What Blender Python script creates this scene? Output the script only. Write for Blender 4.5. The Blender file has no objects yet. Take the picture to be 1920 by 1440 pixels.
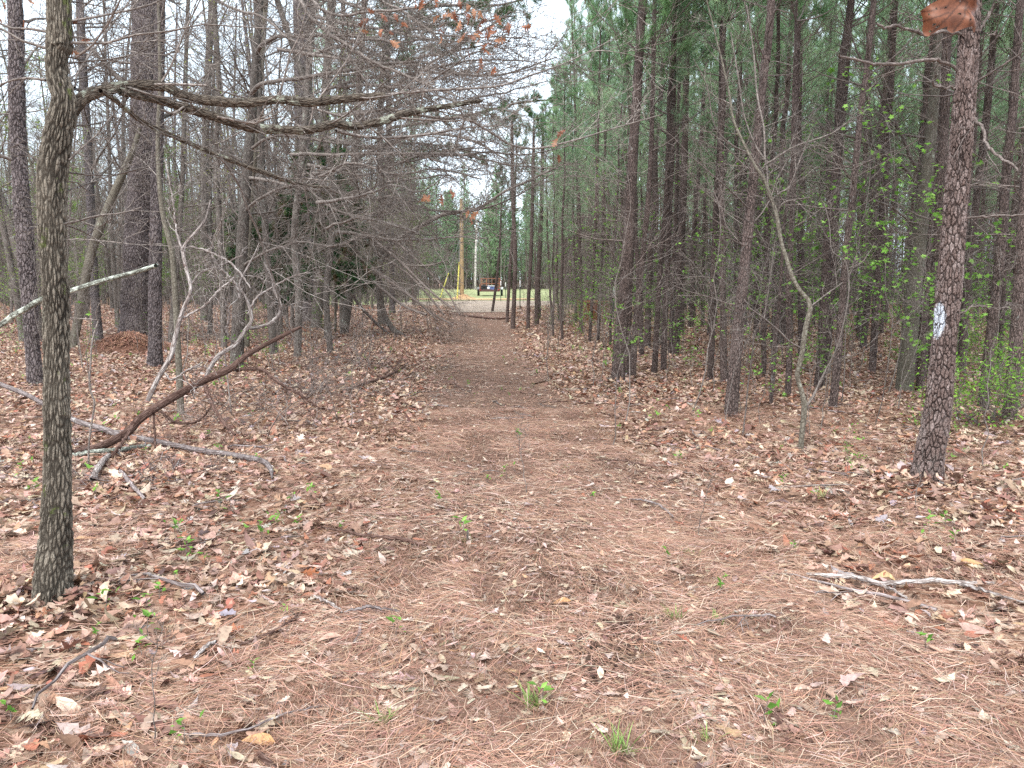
import bpy, math
import numpy as np
C = bpy.context.scene
COL = C.collection
RS = np.random.RandomState

# ------------------------------------------------------------------ camera maths
F = 1442.0; TH = math.atan((720-522)/F); CH = 1.55
ct, st = math.cos(TH), math.sin(TH)
def vnoise(x, y, sc, seed=0):
    x = np.asarray(x, float)/sc; y = np.asarray(y, float)/sc
    xi = np.floor(x).astype(np.int64); yi = np.floor(y).astype(np.int64)
    fx = x-xi; fy = y-yi
    fx = fx*fx*(3-2*fx); fy = fy*fy*(3-2*fy)
    def h(a, b):
        n = (a*374761393+b*668265263+seed*974634777) & 0x7fffffff
        n = ((n ^ (n >> 13))*1274126177) & 0x7fffffff
        n = n ^ (n >> 16)
        return (n & 0xffff)/65535.0
    return (h(xi, yi)*(1-fx)+h(xi+1, yi)*fx)*(1-fy)+(h(xi, yi+1)*(1-fx)+h(xi+1, yi+1)*fx)*fy
TY = [0, 3, 5, 8, 12, 20, 35, 60]; TX = [0.8, .5, .28, -.02, -.42, -.78, -1.4, -2.4]; TW = [1.5, 1.2, .98, .88, .85, .95, 1.3, 2.2]
def trail_c(y): return np.interp(y, TY, TX)
def trail_w(y): return np.interp(y, TY, TW)
def trail_m(x, y):      # 1 on the trail, 0 off it
    d = np.abs(x-trail_c(y))-trail_w(y)+(vnoise(x, y, .9, 3)-.5)*.7+(vnoise(x, y, .3, 4)-.5)*.35
    return np.clip(.5-d/.5, 0, 1)
def gz(x, y):
    x = np.asarray(x, float); y = np.asarray(y, float)
    fade = np.clip(1-(np.hypot(x, y)-25)/40, 0, 1)
    d = np.clip((np.abs(x-trail_c(y))-trail_w(y))/1.2, 0, 1)
    return fade*(.07*(vnoise(x, y, 2.7, 1)-.5)*d+.03*(vnoise(x, y, .9, 2)-.5)+.05*d-.02)
def ray(px, py):
    a = (px-960)/F; b = (720-py)/F
    return np.array([a, ct+b*st, -st+b*ct])
def at(px, py, Y):
    r = ray(px, py); t = Y/r[1]
    return np.array([0, 0, CH])+r*t
def gp(px, py):
    r = ray(px, py); h = 0.
    for _ in range(6):
        t = (CH-h)/(-r[2]); p = np.array([0, 0, CH])+r*t; h = float(gz(p[0], p[1]))
    return p
def wr(w, Y, px=960): return w/2/F*Y/math.sqrt(1+((px-960)/F)**2)
def norm(v): return v/(np.linalg.norm(v, axis=-1, keepdims=True)+1e-12)
def smooth_path(P, n):
    P = np.asarray(P, float); m = len(P)
    if m == 2:
        t = np.linspace(0, 1, n)[:, None]; return P[0]*(1-t)+P[1]*t
    E = np.vstack([2*P[0]-P[1], P, 2*P[-1]-P[-2]])
    t = np.linspace(0, m-1-1e-6, n); i = t.astype(int); f = (t-i)[:, None]
    a, b, c, d = E[i], E[i+1], E[i+2], E[i+3]
    return .5*((2*b)+(-a+c)*f+(2*a-5*b+4*c-d)*f**2+(-a+3*b-3*c+d)*f**3)

# ------------------------------------------------------------------ tagging
def tag(o, label=None, cat=None, group=None, kind=None):
    if label: o['label'] = label
    if cat: o['category'] = cat
    if group: o['group'] = group
    if kind: o['kind'] = kind
    return o
def empty(name, loc, label=None, cat=None, group=None, rz=0):
    o = bpy.data.objects.new(name, None); COL.objects.link(o)
    o.location = loc; o.rotation_euler = (0, 0, rz); o.empty_display_size = .1
    return tag(o, label, cat, group)
def obj(name, me, parent=None):
    o = bpy.data.objects.new(name, me); COL.objects.link(o); o.parent = parent
    return o
def copy_tree(o, parent=None):
    c = o.copy(); COL.objects.link(c); c.parent = parent
    for ch in o.children: copy_tree(ch, c)
    return c

# ------------------------------------------------------------------ mesh writing
def mk(name, V, Q=None, T=None, mat=None, smooth=True, attrs=None):
    me = bpy.data.meshes.new(name)
    V = np.asarray(V, np.float32)
    nq = 0 if Q is None else len(Q); nt = 0 if T is None else len(T)
    me.vertices.add(len(V)); me.vertices.foreach_set('co', V.ravel())
    li = []
    if nq: li.append(np.asarray(Q, np.int32).ravel())
    if nt: li.append(np.asarray(T, np.int32).ravel())
    li = np.concatenate(li); me.loops.add(len(li)); me.loops.foreach_set('vertex_index', li)
    me.polygons.add(nq+nt)
    tot = np.concatenate([np.full(nq, 4, np.int32), np.full(nt, 3, np.int32)])
    me.polygons.foreach_set('loop_start', (np.cumsum(tot)-tot).astype(np.int32))
    me.polygons.foreach_set('use_smooth', np.full(nq+nt, smooth, bool))
    for k, a in (attrs or {}).items():
        if k == 'col':
            A = me.attributes.new('col', 'FLOAT_COLOR', 'POINT')
            a = np.hstack([a, np.ones((len(a), 1))]).astype(np.float32)
            A.data.foreach_set('color', a.ravel())
        else:
            A = me.attributes.new(k, 'FLOAT_VECTOR', 'POINT'); A.data.foreach_set('vector', np.asarray(a, np.float32).ravel())
    me.update(calc_edges=True)
    if mat:
        for m in (mat if isinstance(mat, (list, tuple)) else [mat]): me.materials.append(m)
    return me

class Tubes:
    def __init__(s, seed=0): s.g = {}; s.R = RS(seed)
    def add(s, pts, rad, k=4, col=(1, 1, 1)):
        pts = np.asarray(pts, float); n = len(pts)
        rad = np.interp(np.linspace(0, 1, n), np.linspace(0, 1, len(rad)), rad)
        s.g.setdefault((n, k), []).append((pts, rad, col))
    def data(s):
        VV, QQ, BB, CC, off = [], [], [], [], 0
        for (n, k), L in s.g.items():
            P = np.array([a[0] for a in L]); Rr = np.array([a[1] for a in L]); cl = np.array([a[2] for a in L]); m = len(L)
            T = norm(np.gradient(P, axis=1)); U = np.zeros_like(P)
            md = np.abs(T.mean(1)); ax = np.eye(3)[np.argmin(md, 1)]
            U[:, 0] = norm(np.cross(T[:, 0], ax))
            for i in range(1, n):
                u = U[:, i-1]-(U[:, i-1]*T[:, i]).sum(1, keepdims=True)*T[:, i]; U[:, i] = norm(u)
            W = np.cross(T, U)
            th = np.arange(k)*2*np.pi/k; c, sn = np.cos(th), np.sin(th)
            V = P[:, :, None]+Rr[:, :, None, None]*(U[:, :, None]*c[None, None, :, None]+W[:, :, None]*sn[None, None, :, None])
            ds = np.zeros((m, n)); ds[:, 1:] = np.cumsum(np.linalg.norm(np.diff(P, axis=1), axis=2), 1)
            rm = Rr.max(1)
            B = np.zeros((m, n, k, 3)); B[..., 0] = (rm[:, None, None]*c); B[..., 1] = (rm[:, None, None]*sn); B[..., 2] = ds[:, :, None]
            B += s.R.uniform(0, 20, (m, 1, 1, 3))
            i = np.arange(n-1)[:, None]; j = np.arange(k)[None]
            q = np.stack([i*k+j, i*k+(j+1) % k, (i+1)*k+(j+1) % k, (i+1)*k+j], -1).reshape(-1, 4)
            Q = (q[None]+(np.arange(m)*n*k)[:, None, None]).reshape(-1, 4)+off
            VV.append(V.reshape(-1, 3)); QQ.append(Q); BB.append(B.reshape(-1, 3)); CC.append(np.repeat(cl, n*k, 0)); off += m*n*k
        return np.vstack(VV), np.vstack(QQ), np.vstack(BB), np.vstack(CC)
    def mesh(s, name, mat):
        V, Q, B, Cc = s.data()
        return mk(name, V, Q, None, mat, True, {'bk': B, 'col': Cc})
    def obj(s, name, mat, parent=None): return obj(name, s.mesh(name, mat), parent)

def twist(d, ang, R):
    p = R.normal(size=3); p -= p.dot(d)*d; p /= np.linalg.norm(p)+1e-9
    return d*math.cos(ang)+p*math.sin(ang)
def grow(B, p, d, L, r, lev, R, kids=(0, 3, 4, 5), wander=.16, up=.02, ang=(30, 60), ratio=.55, tips=None, col=(1, 1, 1), rmin=.0016, flat=0):
    n = 7 if lev >= 2 else (6 if lev == 1 else 4)
    P = [p]; dd = np.array(d, float)
    for i in range(n-1):
        w = R.normal(0, wander, 3); w[2] *= .8
        dd = dd+w; dd[2] += up
        if flat: dd[2] *= (1-flat)
        dd /= np.linalg.norm(dd); P.append(P[-1]+dd*L/(n-1))
    P = np.array(P)
    B.add(P, [r, max(rmin, r*.3)], 6 if r > .03 else (5 if r > .012 else (4 if r > .005 else 3)), col)
    if tips is not None and lev <= 1: tips.append((P[-1], dd.copy()))
    if lev > 0:
        k = kids[lev]
        for j in range(k):
            t = (j+R.uniform(.3, 1))/k*.85+.12; f = t*(n-1); i = min(int(f), n-2); q = P[i]+(P[i+1]-P[i])*(f-i)
            dl = P[i+1]-P[i]; dl /= np.linalg.norm(dl)
            nd = twist(dl, math.radians(R.uniform(*ang)), R)
            grow(B, q, nd, L*ratio*R.uniform(.6, 1.2)*(1.15-.5*t), max(rmin, r*.5*(1-.4*t)), lev-1, R, kids, wander, up, ang, ratio, tips, col, rmin, flat)
    return P

# ------------------------------------------------------------------ materials
def newmat(name):
    m = bpy.data.materials.new(name); m.use_nodes = True
    nt = m.node_tree; nt.nodes.clear(); return m, nt, nt.nodes, nt.links
def ramp(N, pts, interp='LINEAR'):
    n = N.new('ShaderNodeValToRGB'); cr = n.color_ramp; cr.interpolation = interp
    while len(cr.elements) < len(pts): cr.elements.new(.5)
    for e, (p, c) in zip(cr.elements, pts): e.position = p; e.color = (*c, 1) if len(c) == 3 else c
    return n
def mathn(N, L, op, a, b=None, c=None):
    n = N.new('ShaderNodeMath'); n.operation = op
    for i, v in enumerate((a, b, c)):
        if v is None: continue
        if isinstance(v, (int, float)): n.inputs[i].default_value = v
        else: L.new(v, n.inputs[i])
    return n.outputs[0]
def mixc(N, L, fac, a, b, bt='MIX'):
    n = N.new('ShaderNodeMix'); n.data_type = 'RGBA'; n.blend_type = bt
    for i, v in ((0, fac), (6, a), (7, b)):
        if isinstance(v, (int, float)): n.inputs[i].default_value = v
        elif isinstance(v, tuple): n.inputs[i].default_value = (*v, 1)
        else: L.new(v, n.inputs[i])
    return n.outputs[2]
def noise(N, L, vec, sc, det=3, rough=.6):
    n = N.new('ShaderNodeTexNoise'); n.inputs['Scale'].default_value = sc; n.inputs['Detail'].default_value = det
    n.inputs['Roughness'].default_value = rough; L.new(vec, n.inputs['Vector']); return n

def bark(name, hi, lo, furrow, sx=55, sz=15, disp=0, bump=.006, lichen=None, lamt=.62, tint=False, mid=None, rough=.95, fw=.18):
    m, nt, N, L = newmat(name)
    out = N.new('ShaderNodeOutputMaterial'); b = N.new('ShaderNodeBsdfPrincipled')
    b.inputs['Roughness'].default_value = rough; b.inputs['Specular IOR Level'].default_value = .2
    at_ = N.new('ShaderNodeAttribute'); at_.attribute_name = 'bk'
    oi = N.new('ShaderNodeObjectInfo'); ad = N.new('ShaderNodeVectorMath'); ad.operation = 'ADD'
    mu = mathn(N, L, 'MULTIPLY', oi.outputs['Random'], 37.)
    L.new(at_.outputs['Vector'], ad.inputs[0]); L.new(mu, ad.inputs[1]); vec = ad.outputs[0]
    nz = noise(N, L, vec, 14, 3)
    sb = N.new('ShaderNodeVectorMath'); sb.operation = 'SCALE'; L.new(nz.outputs['Color'], sb.inputs[0]); sb.inputs['Scale'].default_value = .9/sx
    ad2 = N.new('ShaderNodeVectorMath'); ad2.operation = 'ADD'; L.new(vec, ad2.inputs[0]); L.new(sb.outputs[0], ad2.inputs[1])
    sc = N.new('ShaderNodeVectorMath'); sc.operation = 'MULTIPLY'; L.new(ad2.outputs[0], sc.inputs[0]); sc.inputs[1].default_value = (sx, sx, sz)
    v = N.new('ShaderNodeTexVoronoi'); v.feature = 'DISTANCE_TO_EDGE'; v.inputs['Scale'].default_value = 1; L.new(sc.outputs[0], v.inputs['Vector'])
    v2 = N.new('ShaderNodeTexVoronoi'); v2.inputs['Scale'].default_value = 1; L.new(sc.outputs[0], v2.inputs['Vector'])
    mr = N.new('ShaderNodeMapRange'); mr.interpolation_type = 'SMOOTHSTEP'; L.new(v.outputs['Distance'], mr.inputs['Value'])
    mr.inputs['From Min'].default_value = .0; mr.inputs['From Max'].default_value = fw
    fine = noise(N, L, sc.outputs[0], 3.0, 4, .7)
    big = noise(N, L, vec, 3.0, 3, .6)
    cl = ramp(N, [(.25, lo), (.55, mid or tuple((a+c)/2 for a, c in zip(lo, hi))), (.8, hi)])
    f1 = mathn(N, L, 'MULTIPLY_ADD', fine.outputs['Fac'], .55, mathn(N, L, 'MULTIPLY', big.outputs['Fac'], .35))
    sepc = N.new('ShaderNodeSeparateColor'); L.new(v2.outputs['Color'], sepc.inputs[0])
    f2 = mathn(N, L, 'MULTIPLY_ADD', sepc.outputs[0], .22, f1)
    L.new(f2, cl.inputs['Fac'])
    sc2 = N.new('ShaderNodeVectorMath'); sc2.operation = 'MULTIPLY'; L.new(ad2.outputs[0], sc2.inputs[0]); sc2.inputs[1].default_value = (sx*1.7, sx*1.7, sz*2.9)
    v3 = N.new('ShaderNodeTexVoronoi'); v3.feature = 'DISTANCE_TO_EDGE'; v3.inputs['Scale'].default_value = 1; L.new(sc2.outputs[0], v3.inputs['Vector'])
    mr3 = N.new('ShaderNodeMapRange'); mr3.interpolation_type = 'SMOOTHSTEP'; L.new(v3.outputs['Distance'], mr3.inputs['Value']); mr3.inputs['From Max'].default_value = .16; mr3.inputs['To Min'].default_value = .45
    vary = N.new('ShaderNodeMapRange'); L.new(big.outputs['Fac'], vary.inputs['Value']); vary.inputs['From Min'].default_value = .35; vary.inputs['From Max'].default_value = .65; vary.inputs['To Min'].default_value = 1.; vary.inputs['To Max'].default_value = .72
    fm = mathn(N, L, 'MULTIPLY', mathn(N, L, 'MULTIPLY', mr.outputs[0], mr3.outputs[0]), 1.)
    fm = mathn(N, L, 'SUBTRACT', 1., mathn(N, L, 'MULTIPLY', mathn(N, L, 'SUBTRACT', 1., fm), vary.outputs[0]))
    c = mixc(N, L, fm, furrow, cl.outputs[0])
    if lichen:
        ln = noise(N, L, vec, 9, 4, .7)
        for i, (lc, th_) in enumerate(lichen):
            src = ln if i == 0 else noise(N, L, vec, 4.3+i, 4, .75)
            mm = N.new('ShaderNodeMapRange'); L.new(src.outputs['Fac'], mm.inputs['Value'])
            mm.inputs['From Min'].default_value = th_; mm.inputs['From Max'].default_value = th_+.06
            mm.inputs['To Max'].default_value = .8
            c = mixc(N, L, mm.outputs[0], c, lc)
    ca = N.new('ShaderNodeAttribute'); ca.attribute_name = 'col'
    c = mixc(N, L, 1.0, c, ca.outputs['Color'], 'MULTIPLY')
    rr = N.new('ShaderNodeMapRange'); L.new(oi.outputs['Random'], rr.inputs['Value']); rr.inputs['To Min'].default_value = .82; rr.inputs['To Max'].default_value = 1.2
    hs = N.new('ShaderNodeHueSaturation'); L.new(c, hs.inputs['Color']); L.new(rr.outputs[0], hs.inputs['Value'])
    L.new(hs.outputs[0], b.inputs['Base Color'])
    h = mathn(N, L, 'MULTIPLY_ADD', fine.outputs['Fac'], .5, mathn(N, L, 'MULTIPLY', mr.outputs[0], mathn(N, L, 'MULTIPLY_ADD', mr3.outputs[0], .5, .5)))
    h = mathn(N, L, 'MULTIPLY_ADD', sepc.outputs[1], .3, h)
    if disp:
        d = N.new('ShaderNodeDisplacement'); d.inputs['Scale'].default_value = disp; d.inputs['Midlevel'].default_value = .9
        L.new(h, d.inputs['Height']); L.new(d.outputs[0], out.inputs['Displacement']); m.displacement_method = 'BOTH'
    elif bump:
        bp = N.new('ShaderNodeBump'); bp.inputs['Distance'].default_value = bump; bp.inputs['Strength'].default_value = 1
        L.new(h, bp.inputs['Height']); L.new(bp.outputs[0], b.inputs['Normal'])
    L.new(b.outputs[0], out.inputs['Surface']); return m

def leafmat(name, trans=.35, rough=.7, spec=.2, nsc=40, namt=.35, objvar=0):
    m, nt, N, L = newmat(name)
    out = N.new('ShaderNodeOutputMaterial'); b = N.new('ShaderNodeBsdfPrincipled')
    b.inputs['Roughness'].default_value = rough; b.inputs['Specular IOR Level'].default_value = spec
    ca = N.new('ShaderNodeAttribute'); ca.attribute_name = 'col'; c = ca.outputs['Color']
    if namt:
        tc = N.new('ShaderNodeTexCoord'); n = noise(N, L, tc.outputs['Object'], nsc, 3, .7)
        r = ramp(N, [(.3, (1-namt,)*3), (.7, (1+namt*.4,)*3)]); L.new(n.outputs['Fac'], r.inputs['Fac'])
        c = mixc(N, L, 1.0, c, r.outputs[0], 'MULTIPLY')
    if objvar:
        oi = N.new('ShaderNodeObjectInfo'); hs = N.new('ShaderNodeHueSaturation'); L.new(c, hs.inputs['Color'])
        r1 = N.new('ShaderNodeMapRange'); L.new(oi.outputs['Random'], r1.inputs['Value']); r1.inputs['To Min'].default_value = 1-objvar; r1.inputs['To Max'].default_value = 1+objvar
        L.new(r1.outputs[0], hs.inputs['Value'])
        r2 = N.new('ShaderNodeMapRange'); L.new(oi.outputs['Random'], r2.inputs['Value']); r2.inputs['To Min'].default_value = .515; r2.inputs['To Max'].default_value = .49
        L.new(r2.outputs[0], hs.inputs['Hue']); c = hs.outputs[0]
    L.new(c, b.inputs['Base Color'])
    if trans:
        t = N.new('ShaderNodeBsdfTranslucent'); L.new(c, t.inputs['Color'])
        mx = N.new('ShaderNodeMixShader'); mx.inputs[0].default_value = trans
        L.new(b.outputs[0], mx.inputs[1]); L.new(t.outputs[0], mx.inputs[2]); L.new(mx.outputs[0], out.inputs['Surface'])
    else: L.new(b.outputs[0], out.inputs['Surface'])
    return m

def flat(name, col, rough=.6, metal=0, var=.25, nsc=8, col2=None):
    m, nt, N, L = newmat(name)
    out = N.new('ShaderNodeOutputMaterial'); b = N.new('ShaderNodeBsdfPrincipled')
    b.inputs['Roughness'].default_value = rough; b.inputs['Metallic'].default_value = metal
    tc = N.new('ShaderNodeTexCoord'); n = noise(N, L, tc.outputs['Object'], nsc, 5, .7)
    r = ramp(N, [(.35, tuple(c*(1-var) for c in col)), (.65, col2 or tuple(min(1, c*(1+var)) for c in col))])
    L.new(n.outputs['Fac'], r.inputs['Fac']); L.new(r.outputs[0], b.inputs['Base Color']); L.new(b.outputs[0], out.inputs['Surface'])
    return m

def groundmat(name, cols, sc=14, sc2=60, patch=None, pamt=.5):
    m, nt, N, L = newmat(name)
    out = N.new('ShaderNodeOutputMaterial'); b = N.new('ShaderNodeBsdfPrincipled'); b.inputs['Roughness'].default_value = .95; b.inputs['Specular IOR Level'].default_value = .1
    tc = N.new('ShaderNodeTexCoord'); vec = tc.outputs['Object']
    dn = noise(N, L, vec, 6, 3)
    sb = N.new('ShaderNodeVectorMath'); sb.operation = 'SCALE'; L.new(dn.outputs['Color'], sb.inputs[0]); sb.inputs['Scale'].default_value = .25
    ad = N.new('ShaderNodeVectorMath'); ad.operation = 'ADD'; L.new(vec, ad.inputs[0]); L.new(sb.outputs[0], ad.inputs[1])
    v = N.new('ShaderNodeTexVoronoi'); v.inputs['Scale'].default_value = sc; L.new(ad.outputs[0], v.inputs['Vector'])
    v2 = N.new('ShaderNodeTexVoronoi'); v2.inputs['Scale'].default_value = sc2; L.new(ad.outputs[0], v2.inputs['Vector'])
    s1 = N.new('ShaderNodeSeparateColor'); L.new(v.outputs['Color'], s1.inputs[0])
    s2 = N.new('ShaderNodeSeparateColor'); L.new(v2.outputs['Color'], s2.inputs[0])
    f = mathn(N, L, 'MULTIPLY_ADD', s1.outputs[0], .55, mathn(N, L, 'MULTIPLY', s2.outputs[0], .45))
    k = len(cols); r = ramp(N, [(i/(k-1)*.8+.1, c) for i, c in enumerate(cols)]); L.new(f, r.inputs['Fac'])
    c = r.outputs[0]
    if patch:
        pn = noise(N, L, vec, .6, 4, .65)
        mm = N.new('ShaderNodeMapRange'); L.new(pn.outputs['Fac'], mm.inputs['Value']); mm.inputs['From Min'].default_value = .42; mm.inputs['From Max'].default_value = .62; mm.inputs['To Max'].default_value = pamt
        c = mixc(N, L, mm.outputs[0], c, patch)
    L.new(c, b.inputs['Base Color'])
    bp = N.new('ShaderNodeBump'); bp.inputs['Distance'].default_value = .02; L.new(f, bp.inputs['Height']); L.new(bp.outputs[0], b.inputs['Normal'])
    L.new(b.outputs[0], out.inputs['Surface']); return m

M = {}
LICH = (.42, .46, .36); MOSS = (.10, .12, .035)
M['oak'] = bark('oak_bark', (.36, .31, .25), (.10, .082, .064), (.026, .02, .015), 66, 13, disp=.009, fw=.26, lichen=[(MOSS, .62), ((.36, .36, .28), .66)])
M['limb'] = bark('limb_bark', (.27, .225, .18), (.07, .05, .038), (.026, .019, .015), 75, 20, disp=.005, lichen=[((.40, .42, .34), .58)])
M['pine_big'] = bark('old_pine_bark', (.27, .225, .225), (.095, .075, .072), (.026, .02, .02), 30, 11, disp=.014, fw=.2, lichen=[((.42, .46, .40), .68)])
M['pine_red'] = bark('red_pine_bark', (.42, .34, .32), (.11, .075, .066), (.03, .021, .019), 34, 13, disp=.013, fw=.15, mid=(.19, .135, .12), lichen=[((.44, .40, .38), .66)])
M['pine'] = bark('young_pine_bark', (.29, .215, .195), (.082, .057, .049), (.024, .017, .015), 50, 17, bump=.008, lichen=[((.30, .29, .27), .64)])
M['pine_old'] = bark('grey_pine_bark', (.38, .33, .335), (.14, .115, .115), (.035, .027, .027), 36, 12, bump=.012)
M['hard'] = bark('hardwood_bark', (.36, .315, .285), (.12, .098, .085), (.045, .035, .03), 60, 12, bump=.006, lichen=[((.36, .37, .32), .6), (MOSS, .7)])
M['smooth'] = bark('smooth_bark', (.26, .235, .19), (.10, .088, .068), (.08, .065, .05), 26, 22, bump=.002, lichen=[((.30, .31, .25), .62)])
M['twig'] = bark('twig_bark', (.42, .365, .33), (.10, .078, .068), (.06, .046, .04), 90, 30, bump=.001)
M['deadtwig'] = bark('dead_twig_bark', (.42, .35, .32), (.09, .067, .058), (.06, .045, .04), 90, 30, bump=.001)
M['pale'] = bark('pale_dead_wood', (.62, .57, .54), (.22, .165, .15), (.10, .07, .06), 50, 9, bump=.003, lichen=[((.10, .06, .05), .60)])
M['brown'] = bark('brown_dead_wood', (.26, .165, .135), (.08, .045, .036), (.05, .024, .018), 60, 12, bump=.004, lichen=[((.36, .28, .25), .66)])
M['greylog'] = bark('grey_log', (.42, .36, .35), (.18, .14, .135), (.09, .065, .06), 70, 8, bump=.003, lichen=[((.48, .46, .44), .6)])
M['lichenlog'] = bark('lichen_log', (.36, .38, .33), (.15, .15, .12), (.06, .055, .045), 45, 22, bump=.004, lichen=[((.50, .53, .46), .50)])
M['litter'] = leafmat('dry_leaf', .12, .62, .28, 45, .4)
M['needle_litter'] = leafmat('dry_needle', 0, .7, .2, 30, 0)
M['needles'] = leafmat('green_needle', .6, .6, .2, 3, .25, objvar=.22)
M['leaves'] = leafmat('spring_leaf', .5, .6, .25, 12, .25)
M['deadleaf'] = leafmat('hanging_leaf', .3, .5, .4, 60, .45)
M['grass'] = leafmat('grass_blade', .35, .6, .2, 20, .2)
M['ground'] = groundmat('forest_floor_mat', [(.07, .038, .025), (.17, .085, .055), (.27, .16, .11), (.38, .26, .19), (.47, .36, .28)], 13, 55, (.22, .12, .085), .5)
M['trail'] = groundmat('trail_mat', [(.13, .075, .055), (.22, .13, .095), (.28, .175, .13), (.36, .25, .195)], 45, 130, (.28, .165, .125), .6)
M['lawn'] = groundmat('lawn_mat', [(.10, .15, .05), (.19, .25, .10), (.30, .32, .16), (.40, .38, .24)], 9, 40, (.38, .33, .20), .6)
M['gravel'] = groundmat('gravel_mat', [(.17, .125, .10), (.27, .21, .17), (.36, .29, .24), (.46, .39, .34)], 12, 50, (.42, .33, .25), .5)

# ------------------------------------------------------------------ ground
def sheet(name, X, Y, zf, mat, kind='structure'):
    gx, gy = np.meshgrid(X, Y, indexing='ij') if np.ndim(X) == 1 else (X, Y)
    V = np.stack([gx, gy, zf(gx, gy)], -1); a, b = gx.shape
    i = np.arange(a-1)[:, None]; j = np.arange(b-1)[None]
    q = np.stack([i*b+j, (i+1)*b+j, (i+1)*b+j+1, i*b+j+1], -1).reshape(-1, 4)
    o = obj(name, mk(name, V.reshape(-1, 3), q, None, mat)); tag(o, kind=kind); return o
s = np.linspace(-1, 1, 301); X = np.sinh(s*6.2)/np.sinh(6.2)*700
s = np.linspace(-.55, 1, 341); Y = 6+np.sinh(s*6.0)/np.sinh(6.0)*800
sheet('ground', X, Y, gz, M['ground'])
ty = np.concatenate([np.arange(.5, 12, .12), np.arange(12, 38, .3)])
tu = np.linspace(-1, 1, 15)
TYY = np.repeat(ty[None], 15, 0)
wob = (vnoise(ty, ty*0+3, .8, 8)-.5)*.5; wob2 = (vnoise(ty, ty*0+9, .8, 9)-.5)*.5
TXX = trail_c(ty)[None]+tu[:, None]*(trail_w(ty)[None]+.0)+np.where(tu[:, None] > 0, wob[None], wob2[None])*np.abs(tu[:, None])
sheet('path', TXX, TYY, lambda x, y: gz(x, y)+.008+.0008*y, M['trail'])
# clearing beyond the trail: gravel drive and lawn
def blob_sheet(name, cx, cy, rx, ry, z, mat, seed):
    R = np.linspace(.02, 1, 14); A = np.linspace(0, 2*np.pi, 61)
    rr, aa = np.meshgrid(R, A, indexing='ij'); w = 1+.25*(vnoise(np.cos(aa)*2+5, np.sin(aa)*2+5, .8, seed)-.5)
    o = sheet(name, cx+rr*np.cos(aa)*rx*w, cy+rr*np.sin(aa)*ry*w, lambda x, y: gz(x, y)+z, mat); return o
blob_sheet('lawn', 0, 84, 26, 40, .03, M['lawn'], 5)
blob_sheet('gravel_drive', -1.5, 44, 6.5, 8.5, .05, M['gravel'], 6)
blob_sheet('dirt_patch', -3, 56.5, 5.5, 2.2, .07, groundmat('dirt_mat', [(.42, .26, .13), (.5, .36, .2), (.55, .42, .27)], 10, 40), 7)

# ------------------------------------------------------------------ leaf litter
def pick(R, n, pal, w, jit=.16):
    pal = np.array(pal); w = np.array(w, float); w /= w.sum()
    c = pal[R.choice(len(pal), n, p=w)]
    return np.clip(c*(1+R.normal(0, jit, (n, 1)))*(1+R.normal(0, .05, (n, 3))), .01, .85)
LP = [(.44, .29, .22), (.52, .38, .29), (.60, .47, .38), (.33, .19, .14), (.34, .135, .085), (.22, .115, .085), (.40, .33, .32), (.46, .27, .17), (.12, .065, .05)]
LW = [32, 22, 6, 22, 8, 12, 4, 7, 8]
TPL = {
 'red': [(.0, .02), (.12, .03), (.2, .26), (.3, .09), (.42, .42), (.52, .11), (.64, .5), (.74, .14), (.84, .26), (.92, .10), (1, .01)],
 'white': [(.0, .02), (.12, .07), (.25, .22), (.33, .15), (.48, .32), (.57, .21), (.72, .38), (.82, .27), (.92, .22), (1, .05)],
 'plain': [(.0, .02), (.2, .15), (.45, .26), (.7, .22), (.9, .1), (1, .0)],
 'low': [(0, .03), (.3, .30), (.48, .16), (.7, .36), (1, .04)],
}
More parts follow.
